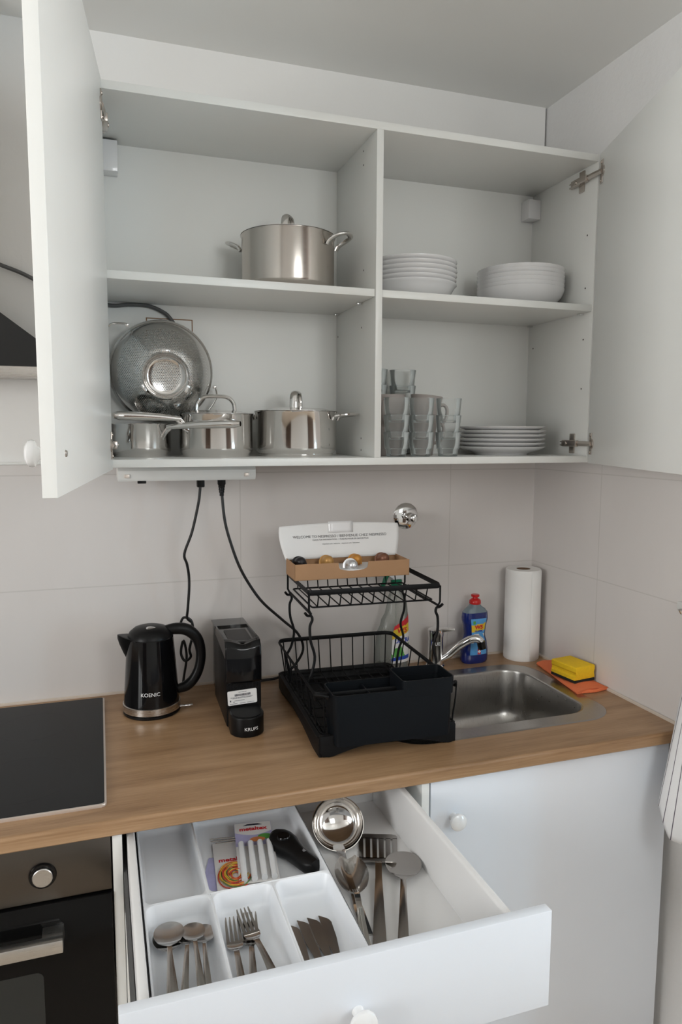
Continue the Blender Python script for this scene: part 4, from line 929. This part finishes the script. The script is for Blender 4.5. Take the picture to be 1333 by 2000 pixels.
def dslab(u, v):
    if v < 0.33: return 1 if (u - 0.5) ** 2 * 1.0 + (v - 0.15) ** 2 > 0.02 else 1
    if v < 0.58: return 1 if math.sin(u * 9 + v * 14) > 0.1 else 2
    if 0.62 + 0.05 * u < v < 0.82 + 0.05 * u: return 3
    return 1
dlb = obj('label', label_patch(DS, 0.026, 0.128, R_(-125), R_(-52), dslab), ['paper', 'sky_print', 'paper', 'yellow_print'], db)
g = G(); g.mesh(text('W5', 0.015, bold=0.0006), on_oval(DS, R_(-88), 0.1035)); obj('lettering', g, 'red_print', dlb)
g = G(); g.mesh(text('CLASSIC', 0.0062, bold=0.0002), on_oval(DS, R_(-88), 0.0925)); obj('lettering', g, 'blue_print', dlb)
g = label_patch(DS, 0.027, 0.043, R_(-94), R_(-80), 0, 8, 8, 0.0009); obj('red_emblem', g, 'red_print', dlb)
g = G(); 
for (x0, x1, z0, z1) in ((-0.0045, 0.0045, 0.0335, 0.0365), (-0.0015, 0.0015, 0.0305, 0.0395)): g.grid(lambda u, v, x0=x0, x1=x1, z0=z0, z1=z1: oval(DS, z0 + (z1 - z0) * v, R_(-87) + (x0 + (x1 - x0) * u) / 0.0385, 0.0013), 3, 3)
obj('white_cross', g, 'white_print', dlb)
g = label_patch(DS, 0.112, 0.122, R_(-116), R_(-105), 0, 6, 6, 0.0009); obj('green_seal', g, 'green_print', dlb)

SP = [(0, 0.043, 0.025, 0), (0.005, 0.0465, 0.0275, 0), (0.050, 0.0470, 0.028, 0), (0.100, 0.0450, 0.027, 0.0015), (0.135, 0.038, 0.025, 0.0075), (0.165, 0.030, 0.022, 0.0135), (0.185, 0.0275, 0.020, 0.0145), (0.200, 0.0245, 0.0185, 0.0135), (0.212, 0.017, 0.0165, 0.012), (0.222, 0.0125, 0.0125, 0.012), (0.232, 0.0125, 0.0125, 0.012)]
sb = thing('spray_bottle', 'clear spray bottle with green trigger standing behind the dish rack', 'bottle', (-0.4620, -0.0480, 0), R_(6))
obj('bottle', bottle(SP, [0, 0.003, 0.006] + [0.014 + 0.008 * i for i in range(27)] + [0.232]), 'bottle_clear', sb)
obj('liquid', G().loft([[oval(SP, z, 2 * PI * i / 40, -0.002) for i in range(40)] for z in (0.003, 0.012, 0.022, 0.0225)]), 'bottle_clear', sb)
g = G().lathe([(0, 0.232), (0.0150, 0.232), (0.0155, 0.234), (0.0155, 0.247), (0.013, 0.250), (0, 0.250)], (0.012, 0, 0), 28)
obj('collar', g, 'green_cap', sb)
hdp = obj('spray_head', G().prism([(0.034, 0.250), (0.034, 0.262), (0.026, 0.276), (0.0, 0.284), (-0.020, 0.284), (-0.028, 0.280), (-0.028, 0.270), (-0.012, 0.264), (-0.004, 0.250)], -0.0095, 0.0095, 'y', bev=0.003), 'white_tube', sb)
obj('trigger', G().tube([(-0.012, 0, 0.266), (-0.020, 0, 0.256), (-0.026, 0, 0.240), (-0.035, 0, 0.226)], 0.0055, 10, sub=4, flat=1.3), 'green_cap', hdp)
obj('dip_tube', G().tube([(0.012, 0, 0.232), (0.010, 0.002, 0.1), (-0.010, 0.004, 0.008)], 0.0022, 8, sub=5), 'bottle_clear', sb)
def splab(u, v):
    if v > 0.90 - 0.08 * u: return 1
    if v > 0.66 - 0.02 * u: return 2
    if v > 0.40: return 0
    if v > 0.16: return 3 if (u - 0.25) ** 2 * 1.8 + (v - 0.28) ** 2 < 0.045 or math.sin(u * 13 + v * 9) > 0.55 else 0
    return 4 if v > 0.07 else 0
def sp_top(u): return 0.128 + 0.032 * u
g = G().grid(lambda u, v: oval(SP, 0.028 + (sp_top(u) - 0.028) * v, R_(-108) + R_(86) * u, 0.0007), 40, 46, splab)
spl = obj('label', g, ['paper', 'red_print', 'yellow_print', 'green_print', 'blue_print'], sb)
g = G(); g.mesh(text('W5', 0.019, bold=0.0004), on_oval(SP, R_(-72), 0.1150)); obj('lettering', g, 'red_print', spl)
g = G(); g.mesh(text('ULTRA', 0.0165, bold=0.0004), on_oval(SP, R_(-66), 0.0880)); obj('lettering', g, 'blue_print', spl)

# kitchen roll, cloth and sponge
kr_ = thing('kitchen_roll', 'white kitchen paper roll standing in the corner behind the sink', 'paper towel roll', (-0.0625, -0.0535, 0))
obj('paper', G().lathe([(0.0195, 0.0), (0.0480, 0.0), (0.0492, 0.002)] + [(0.0492 + 0.0003 * math.sin(i * 2.2), 0.002 + 0.0127 * i) for i in range(1, 20)] + [(0.0492, 0.2555), (0.0478, 0.2580), (0.0195, 0.2580), (0.0195, 0.0)], n=72), 'kitchen_paper', kr_)
obj('core', G().lathe([(0.0193, 0.001), (0.0193, 0.2575), (0.0178, 0.2575), (0.0178, 0.001), (0.0193, 0.001)], n=40), 'core', kr_)
sh = obj('loose_sheet', G().grid(lambda u, v: Vector((0.0503 * math.cos(R_(-20) - u * 1.3) , 0.0503 * math.sin(R_(-20) - u * 1.3), 0.0025 + 0.253 * v)), 16, 6), 'kitchen_paper', kr_, solid=0.0005)
OC = [(-0.0610, -0.1370), (-0.0300, -0.1240), (-0.0080, -0.1270), (-0.0030, -0.345), (-0.0200, -0.3505), (-0.0960, -0.3590), (-0.0985, -0.3530)]
cl = thing('cleaning_cloth', 'folded orange cloth lying on the worktop between sink and side wall', 'cloth', (-0.05, -0.24, 0)); OD = Vector((-0.05, -0.24, 0))
def cloth_at(u, v, k):
    a = Vector((-0.0600, -0.1330, 0)); b = Vector((-0.0075, -0.1260, 0)); c = Vector((-0.0045, -0.3530, 0)); d = Vector((-0.0965, -0.3585, 0))
    p = a.lerp(b, u).lerp(d.lerp(c, u), v)
    p.z = k * 0.0042 + 0.0012 * math.sin(u * 5 + v * 7) * (1 if k else 0.2) + 0.0028 * (u * (1 - u)) * 4 * (k > 0) * (0.3 + v) + 0.0006
    p.y -= 0.0025 * k * v; return p
g = G()
N = 24
rings = []
for i in range(N + 1):
    v = i / N; top = [cloth_at(j / 16, v, 2) for j in range(17)]; bot = [cloth_at(j / 16, v, 0) for j in range(17)]
    e0 = cloth_at(0, v, 1) - Vector((0.0035, 0, 0)); rings.append(top + bot[::-1] + [e0])
g.loft(rings)
obj('folded_layer', WD(g), 'orange_cloth', cl, sharp=50)
g = G(); g.grid(lambda u, v: cloth_at(0.14 + 0.86 * u, 1.0, 0) + Vector((0, -0.006 * (1 - abs(2 * u - 1)) - 0.0015, 0.0012 + 0.0078 * v * (1 if u < 0.97 else 0.5))), 16, 4)
obj('folded_edge', WD(g), 'orange_cloth', cl, solid=0.0012)
sg = thing('sponge', 'yellow scouring sponge with black pad lying on the orange cloth', 'sponge', (-0.0475, -0.2720, 0.0115), R_(8))
def sponge_prof(y0, y1):
    hx = 0.0335
    return [(-hx, 0.0075), (-hx, 0.0150), (-hx + 0.005, 0.0195), (-hx + 0.005, 0.0240), (-hx, 0.0290), (-hx, 0.0385), (-hx + 0.003, 0.0410), (hx - 0.003, 0.0410), (hx, 0.0385), (hx, 0.0290), (hx - 0.005, 0.0240), (hx - 0.005, 0.0195), (hx, 0.0150), (hx, 0.0075)]
obj('foam', G().prism(sponge_prof(0, 0), -0.0430, 0.0430, 'y', bev=0.0018), 'sponge_yellow', sg)
obj('scouring_pad', G().box(-0.0335, -0.0430, 0, 0.0335, 0.0430, 0.0075, bev=0.0012), 'scourer', sg)

# ------------------------------------------------------------------ drawer contents
ZD = -0.1398
ot = thing('cutlery_tray', 'white plastic five-compartment cutlery tray in the open drawer', 'cutlery tray', (-1.01, -0.71, ZD)); OD = Vector((-1.01, -0.71, ZD))
cells = [(-1.1510, -0.7130, -1.0515, -0.4430), (-1.0515, -0.7130, -0.8500, -0.4430), (-1.1510, -0.9680, -1.0480, -0.7130), (-1.0480, -0.9680, -0.9480, -0.7130), (-0.9480, -0.9680, -0.8500, -0.7130)]
for (x0, y0, x1, y1) in cells:
    g = G(); m = 0.0018
    rings = [ring(x0, y0, x1, y1, 0.0015, -0.0910), ring(x0 + m, y0 + m, x1 - m, y1 - m, 0.014, -0.0900), ring(x0 + m + 0.0012, y0 + m + 0.0012, x1 - m - 0.0012, y1 - m - 0.0012, 0.014, -0.0915),
             ring(x0 + 0.005, y0 + 0.005, x1 - 0.005, y1 - 0.005, 0.015, -0.116), ring(x0 + 0.007, y0 + 0.007, x1 - 0.007, y1 - 0.007, 0.015, -0.1225), ring(x0 + 0.012, y0 + 0.012, x1 - 0.012, y1 - 0.012, 0.014, -0.1265)]
    g.loft(rings, cap0=False, cap1=True)
    obj('compartment', WD(g), 'tray_white', ot, sharp=60)
g = G(); g.loft([ring(-1.1525, -0.9695, -0.8485, -0.4415, 0.004, -0.0912), ring(-1.1500, -0.967, -0.8510, -0.4440, 0.004, -0.139)], cap0=False, cap1=False); obj('outer_wall', WD(g), 'tray_white', ot)

def arr(pts): return pts
def spoon_mesh(L=0.200, bw=0.0210, bl=0.060, hw0=0.0036, hw1=0.0085, sag=0.0042):
    """bowl end at y=0, handle towards -y, lying with the bowl facing up"""
    st = []
    for i in range(25):
        u = (1 - math.cos(PI * i / 24)) / 2 if i < 12 else 0.5 + 0.5 * (i - 12) / 12; y = -bl * u
        w = bw * math.sqrt(max(0.0, 1 - ((u - 0.44) / 0.44) ** 2)) if u < 0.44 else max(hw0, bw * math.cos(min(1.0, (u - 0.44) / 0.56) * PI / 2) ** 0.75)
        w = max(w, 0.0006); z = 0.0090 + 0.0055 * max(0, u - 0.75) / 0.25 - sag * 0.9 * (max(0.0, 0.5 - u) / 0.5) ** 1.5
        st.append((y, w, z, sag * min(1, (w / bw) ** 2.0), 0))
    for k in range(9):
        u = k / 8; y = -bl - 0.004 - (L - bl - 0.004) * u
        st.append((y, hw0 + (hw1 - hw0) * u ** 1.3, 0.0145 - 0.010 * u + 0.004 * math.sin(u * PI), -0.0010, 0))
    return G().strip(st, 10, 0.0011)
def fork_mesh(L=0.200):
    g = G()
    for k in range(4):
        x = (-1.5 + k) * 0.0064
        g.strip([(-0.0005, 0.0008, 0.013, 0, x * 0.94), (-0.006, 0.0015, 0.0105, 0, x * 0.97), (-0.025, 0.0020, 0.0060, 0, x), (-0.044, 0.0024, 0.0040, 0, x), (-0.050, 0.0032, 0.0038, 0, x)], 3, 0.0016)
    g.strip([(-0.044, 0.0122, 0.0040, 0.000, 0), (-0.048, 0.0123, 0.0038, 0.0003, 0), (-0.056, 0.0115, 0.0040, 0.0008, 0), (-0.063, 0.0080, 0.0060, 0.0008, 0), (-0.068, 0.0048, 0.0090, 0.0, 0), (-0.073, 0.0038, 0.0105, 0, 0)] +
            [(-0.073 - (L - 0.073) * u, 0.0038 + 0.0052 * u ** 1.3, 0.0105 - 0.007 * u + 0.004 * math.sin(u * PI), -0.0008, 0) for u in (0.12, 0.25, 0.4, 0.55, 0.7, 0.85, 1.0)], 8, 0.0013)
    return g
def knife_mesh(L=0.205):
    st = []
    for u in (0.0, 0.02, 0.06, 0.12, 0.2, 0.4, 0.6, 0.8, 0.95, 1.0):
        y = -0.088 * u; wr = 0.0085; top = wr * (1 if u > 0.2 else -0.92 + 1.92 * math.sin(min(1, u / 0.2) * PI / 2)); bot = -wr
        if u > 0.6: top = wr - 0.003 * (u - 0.6) / 0.4; bot = -wr + 0.004 * (u - 0.6) / 0.4
        st.append((y, max(0.0006, (top - bot) / 2), 0.0020, 0, (top + bot) / 2))
    st += [(-0.093, 0.0050, 0.0018, -0.0004, 0), (-0.100, 0.0052, 0.0010, -0.0012, 0)] + [(-0.100 - (L - 0.1) * u, 0.0052 + 0.0036 * u, 0.0005, -0.0020, 0) for u in (0.25, 0.5, 0.75, 1.0)]
    return G().strip(st, 6, 0.0016)
ZT_ = -0.1263           # floor of the tray cells
def lay(fn, name, cat, group, items, mat):
    base = None
    for (hx, hy, tx, ty, dz, lab) in items:
        # head (hx, hy), handle end direction (tx, ty)
        a = math.atan2(tx - hx, -(ty - hy)) if False else math.atan2((tx - hx), -(ty - hy))
        if base is None: o = base = obj(name, fn(), mat, sharp=40)
        else: o = base.copy(); COL.objects.link(o)
        o.location = (hx, hy, ZT_ + dz + Z0); o.rotation_euler = (0, 0, a); tag(o, lab, cat, group)
lay(lambda: spoon_mesh(0.205, 0.0225, 0.066), 'table_spoon', 'spoon', 'spoons in the drawer tray',
    [(-1.1185, -0.7340, -1.121, -0.8900, 0.0035, 'large spoon lying under the topmost large spoon in drawer tray'), (-1.1150, -0.7300, -1.1255, -0.8900, 0.0085, 'topmost large spoon in the left cutlery compartment')], 'cutlery_steel')
lay(lambda: spoon_mesh(0.165, 0.0175, 0.052, 0.003, 0.0068, 0.0034), 'tea_spoon', 'spoon', 'small spoons in the drawer tray',
    [(-1.0860, -0.7425, -1.1075, -0.8830, 0.0040, 'small spoon overlapped by the large spoon in drawer tray'), (-1.0810, -0.7420, -1.0850, -0.8830, 0.0070, 'middle small spoon between large spoon and outer small spoon'), (-1.0650, -0.7440, -1.0760, -0.8830, 0.0020, 'small spoon farthest from the large spoons in drawer tray')], 'cutlery_steel')
lay(fork_mesh, 'dinner_fork', 'fork', 'forks in the drawer tray',
    [(-1.0210, -0.7490, -1.0300, -0.8800, 0.0010, 'leftmost fork of the three in the drawer tray'), (-0.9925, -0.7500, -1.0130, -0.8780, 0.0030, 'middle fork, its tines crossed by another fork'), (-1.0030, -0.7440, -0.9880, -0.8800, 0.0080, 'fork slanting across the middle fork towards the knives')], 'cutlery_steel')
lay(knife_mesh, 'table_knife', 'knife', 'knives in the drawer tray',
    [(-0.9320, -0.7800, -0.9330, -0.8740, 0.0010, 'knife against the compartment wall beside the forks'), (-0.9150, -0.7780, -0.9150, -0.8740, 0.0030, 'second knife from the forks in the knife compartment'), (-0.8990, -0.7800, -0.9010, -0.8730, 0.0050, 'third knife from the forks in the knife compartment'), (-0.8790, -0.7760, -0.8870, -0.8720, 0.0010, 'knife standing a little apart, nearest the ladle')], 'cutlery_steel')

def lay1(name, cat, lab, g, mat, hx, hy, tx, ty, z):
    o = obj(name, g, mat, sharp=40); a = math.atan2((tx - hx), -(ty - hy)); o.location = (hx, hy, z + Z0); o.rotation_euler = (0, 0, a); return tag(o, lab, cat)
# serving spoon
lay1('serving_spoon', 'spoon', 'large steel serving spoon overlapping the slotted turner', spoon_mesh(0.300, 0.0325, 0.098, 0.0050, 0.0105, 0.0055), 'cutlery_steel', -0.6830, -0.6420, -0.7800, -0.8650, ZD + 0.004)
# slotted turner
g = G(); hw_ = 0.037
yb = [(-0.088, 0.0350), (-0.100, 0.0330)]
def tz_(y): return 0.0025 + 0.020 * max(0, (-y - 0.10) / 0.03) if y < -0.10 else 0.0025
g.strip([(-0.000, hw_ * 0.70, 0.002, 0.000, 0), (-0.003, hw_ * 0.92, 0.002, 0, 0), (-0.008, hw_, 0.002, 0, 0), (-0.016, hw_, 0.002, 0, 0)], 10, 0.0012)
for k in range(6):
    c = -hw_ + 0.0045 + k * (2 * hw_ - 0.009) / 5; w = 0.0045
    g.strip([(-0.014, w, 0.002, 0, c), (-0.080, w * 0.95, 0.002, 0, c * 0.955)], 2, 0.0012)
g.strip([(-0.078, 0.0352, 0.002, 0, 0), (-0.096, 0.0345, 0.002, 0, 0), (-0.103, 0.0335, 0.0065, 0, 0), (-0.108, 0.0310, 0.0130, 0, 0), (-0.111, 0.0260, 0.0150, 0, 0)], 10, 0.0012)
g.strip([(-0.108, 0.0062, 0.0140, 0, 0), (-0.118, 0.0058, 0.0135, 0, 0), (-0.150, 0.0058, 0.0125, -0.0008, 0), (-0.20, 0.0075, 0.0090, -0.0008, 0), (-0.26, 0.0095, 0.0050, -0.0008, 0), (-0.31, 0.0110, 0.0010, -0.0008, 0)], 6, 0.0014)
lay1('slotted_turner', 'turner', 'slotted steel turner between ladle and serving spoon', g, 'cutlery_steel', -0.7030, -0.5640, -0.7780, -0.7600, ZD)
# ladle: hemispherical bowl and a long handle under the straining spoon
g = G(); MB_ = XF((0, -0.048, 0.0440), 0, R_(48))
g.lathe([(0.0495, 0.0), (0.0485, -0.008), (0.044, -0.021), (0.035, -0.031), (0.022, -0.038), (0, -0.0415), (0.0, -0.0405), (0.021, -0.037), (0.034, -0.030), (0.043, -0.020), (0.0474, -0.008), (0.0482, 0.0), (0.0495, 0.0)], n=56, M=MB_)
g.strip([(-0.079, 0.009, 0.0080, 0, 0), (-0.095, 0.006, 0.0080, 0, 0), (-0.130, 0.0045, 0.0060, -0.0005, 0), (-0.20, 0.0060, 0.0040, -0.0005, 0), (-0.30, 0.0100, 0.0010, -0.0005, 0)], 6, 0.0015)
lay1('soup_ladle', 'ladle', 'polished steel soup ladle lying rim up at the back of the drawer', g, 'mirror_steel', -0.7800, -0.5230, -0.8080, -0.7200, ZD)
# deep straining spoon with one round hole
def hole_spoon():
    g = G(); n = 40; zh = -0.070
    def out(y):
        u = -y / 0.120; return 0.0335 * math.sin(PI * min(1, u * 0.93 + 0.06)) ** 0.62 * (1 - 0.32 * u) if u < 0.999 else 0.006
    hy, hr = -0.078, 0.0072
    def P(y, s):
        w = max(out(y), 0.004); dep = 0.022 * (w / 0.034) ** 1.1
        return Vector((w * s, y, 0.024 - dep * (1 - s * s) + 0.010 * max(0, (-y - 0.09) / 0.03)))
    def inner(a, k):
        return Vector((hr * math.cos(a), hy + hr * math.sin(a), 0))
    rings = []
    for k in range(9):
        f = k / 8; r = []
        for i in range(n):
            a = 2 * PI * i / n
            # outline point in direction a from the hole
            t0, t1 = 0.0, 0.2
            for _ in range(24):
                tm = (t0 + t1) / 2; x = tm * math.cos(a); y = hy + tm * math.sin(a)
                inside = (-0.120 < y < -0.0005) and abs(x) < max(out(y), 0.004)
                if inside: t0 = tm
                else: t1 = tm
            d = hr + (t0 - hr) * f; x = d * math.cos(a); y = hy + d * math.sin(a); w = max(out(y), 0.004)
            r.append(P(y, max(-1, min(1, x / w))))
        rings.append(r)
    g.loft(rings, cap0=False, cap1=False)
    bmesh.ops.solidify(g.bm, geom=g.bm.faces[:], thickness=0.0011)
    g.strip([(-0.114, 0.0055, 0.0290, 0, 0), (-0.124, 0.0045, 0.0300, 0, 0), (-0.150, 0.0045, 0.0260, -0.0006, 0), (-0.20, 0.0065, 0.018, -0.0006, 0), (-0.26, 0.0085, 0.008, -0.0006, 0)], 6, 0.0015)
    return g
lay1('straining_spoon', 'spoon', 'polished deep spoon with one round hole resting on the ladle', hole_spoon(), 'mirror_steel', -0.7985, -0.6620, -0.8300, -0.8100, ZD + 0.012)

# packs in the back compartment
def pack(name, label, loc, rz, rx, cat='pack'):
    p = thing(name, label, cat, loc, rz); p.rotation_euler = (rx, 0, rz); return p
pk = pack('lilac_card', 'plain lilac product card lying flat under the rubber band pack', (-1.0040, -0.6020, ZT_ + 0.0006), R_(-16), 0)
obj('card', G().prism(rrect(-0.036, -0.060, 0.036, 0.034, 0.003), 0, 0.0006, 'z'), 'lilac_print', pk)
rbp = pack('rubber_band_pack', 'card pack of coloured rubber bands in the cutlery tray', (-0.9900, -0.5910, ZT_ + 0.0030), R_(-5), 0)
obj('card', G().prism(rrect(-0.033, -0.085, 0.033, 0.066, 0.003), 0, 0.0008, 'z'), 'paper', rbp)
g = G(); g.mesh(text('metaltex', 0.0155, 0.0001, bold=0.0005), XF((0.002, 0.010, 0.0010))); obj('lettering', g, 'red_print', rbp)
bands = ['band_red', 'band_yellow', 'band_orange', 'band_green', 'band_yellow', 'band_red']
for k in range(26):
    r0 = 0.0285 - 0.0008 * k; cx_, cy_ = random.uniform(-0.003, 0.003), -0.040 + random.uniform(-0.004, 0.004)
    pts = [(cx_ + r0 * math.cos(a) * 1.0, cy_ + r0 * 1.25 * math.sin(a), 0.0030 + 0.0006 * (k % 6) + 0.0008 * math.sin(3 * a + k)) for a in [i * PI / 14 for i in range(28)]]
    obj('rubber_band', G().tube(pts, 0.0010, 5, closed=True), bands[k % 6], rbp)
for k, (x, y) in enumerate(((-1.0080, -0.5080), (-1.0080, -0.5160), (-1.000, -0.5250))):
    o = obj('metal_pick', G().tube([(-0.012, 0, 0.0024), (0.0, 0, 0.0024), (0.055, 0, 0.0024)], [0.0005, 0.0012, 0.0012], 8), 'cutlery_steel'); o.location = (x, y, ZT_ + 0.0022 + Z0); o.rotation_euler = (0, 0, R_(-10 + 2 * k))
    tag(o, ['short thin steel pick farthest back beside the clip pack', 'short thin steel pick, second from the back of tray', 'short thin steel pick just above the rubber band pack'][k], 'pick', 'steel picks in the tray')
cp_ = pack('bag_clip_pack', 'card pack of four white bag clips with lilac header card', (-0.9480, -0.5860, ZT_ + 0.0120), R_(-7), R_(4))
hc = obj('header_card', G().prism(rrect(-0.0345, 0.020, 0.0345, 0.0900, 0.002), 0, 0.0008, 'z'), 'lilac_print', cp_)
obj('white_field', G().grid(lambda u, v: (-0.034 + 0.068 * u, 0.0600 + 0.0290 * v - 0.010 * (1 - v) * math.sin(PI * u), 0.0011), 16, 3), 'paper', hc)
obj('hang_slot', G().prism([(-0.018, 0.0800), (-0.010, 0.0845), (0.010, 0.0845), (0.018, 0.0800)], 0.0009, 0.0014, 'z'), 'dark_print', hc)
g = G(); g.mesh(text('metaltex', 0.0145, 0.0001, bold=0.0005), XF((0, 0.0690, 0.0014))); obj('lettering', g, 'red_print', hc)
obj('picture', G().lathe([(0, 0.0016), (0.012, 0.0014)], (0.006, 0.036, 0), 20, sx=1.2, sy=0.6), 'orange_print', hc)
obj('picture', G().lathe([(0, 0.0015), (0.012, 0.0013)], (0.020, 0.043, 0), 20, sx=1.1, sy=0.7), 'green_print', hc)
obj('backing_card', G().prism(rrect(-0.0345, -0.080, 0.0345, 0.020, 0.002), 0, 0.0008, 'z'), 'paper', cp_)
for k in range(4):
    x = -0.0255 + k * 0.0170
    obj('bag_clip', G().tube([(x, 0.022, 0.0062), (x, 0.018, 0.0068), (x, -0.030, 0.0068), (x, -0.078, 0.0068)], [0.0035, 0.0066, 0.0066, 0.0062], 12, flat=0.85), 'white_tube', cp_)
# black hand tool
bt = thing('black_hand_tool', 'black plastic kitchen hand tool with rounded ends in the tray', 'kitchen tool', (-0.8850, -0.6150, ZT_ + 0.012), R_(24))
prof_ = [(-0.066, 0.004), (-0.062, 0.013), (-0.050, 0.0165), (-0.034, 0.0160), (-0.015, 0.0150), (0.005, 0.0185), (0.022, 0.0235), (0.040, 0.0250), (0.052, 0.0220), (0.060, 0.0130), (0.063, 0.004)]
g = G()
g.loft([[Vector((w * math.copysign(abs(math.cos(a)) ** 0.75, math.cos(a)) + 0.004 * math.sin(y * 40), y, 0.006 + (0.016 if y > -0.02 else 0.014) * min(1, w / 0.014) * math.copysign(abs(math.sin(a)) ** 0.8, math.sin(a)))) for a in [i * PI / 12 for i in range(24)]] for y, w in prof_])
obj('body', g, 'black_satin', bt, sharp=50)
obj('rating_tag', G().box(-0.002, -0.030, 0.0195, 0.0040, -0.014, 0.0208, bev=0.0004), 'ink', bt)
obj('key', G().lathe([(0, 0.0245), (0.011, 0.0240), (0.0125, 0.0215), (0.0125, 0.018)], (0.000, 0.030, 0), 28), 'black_gloss', bt)
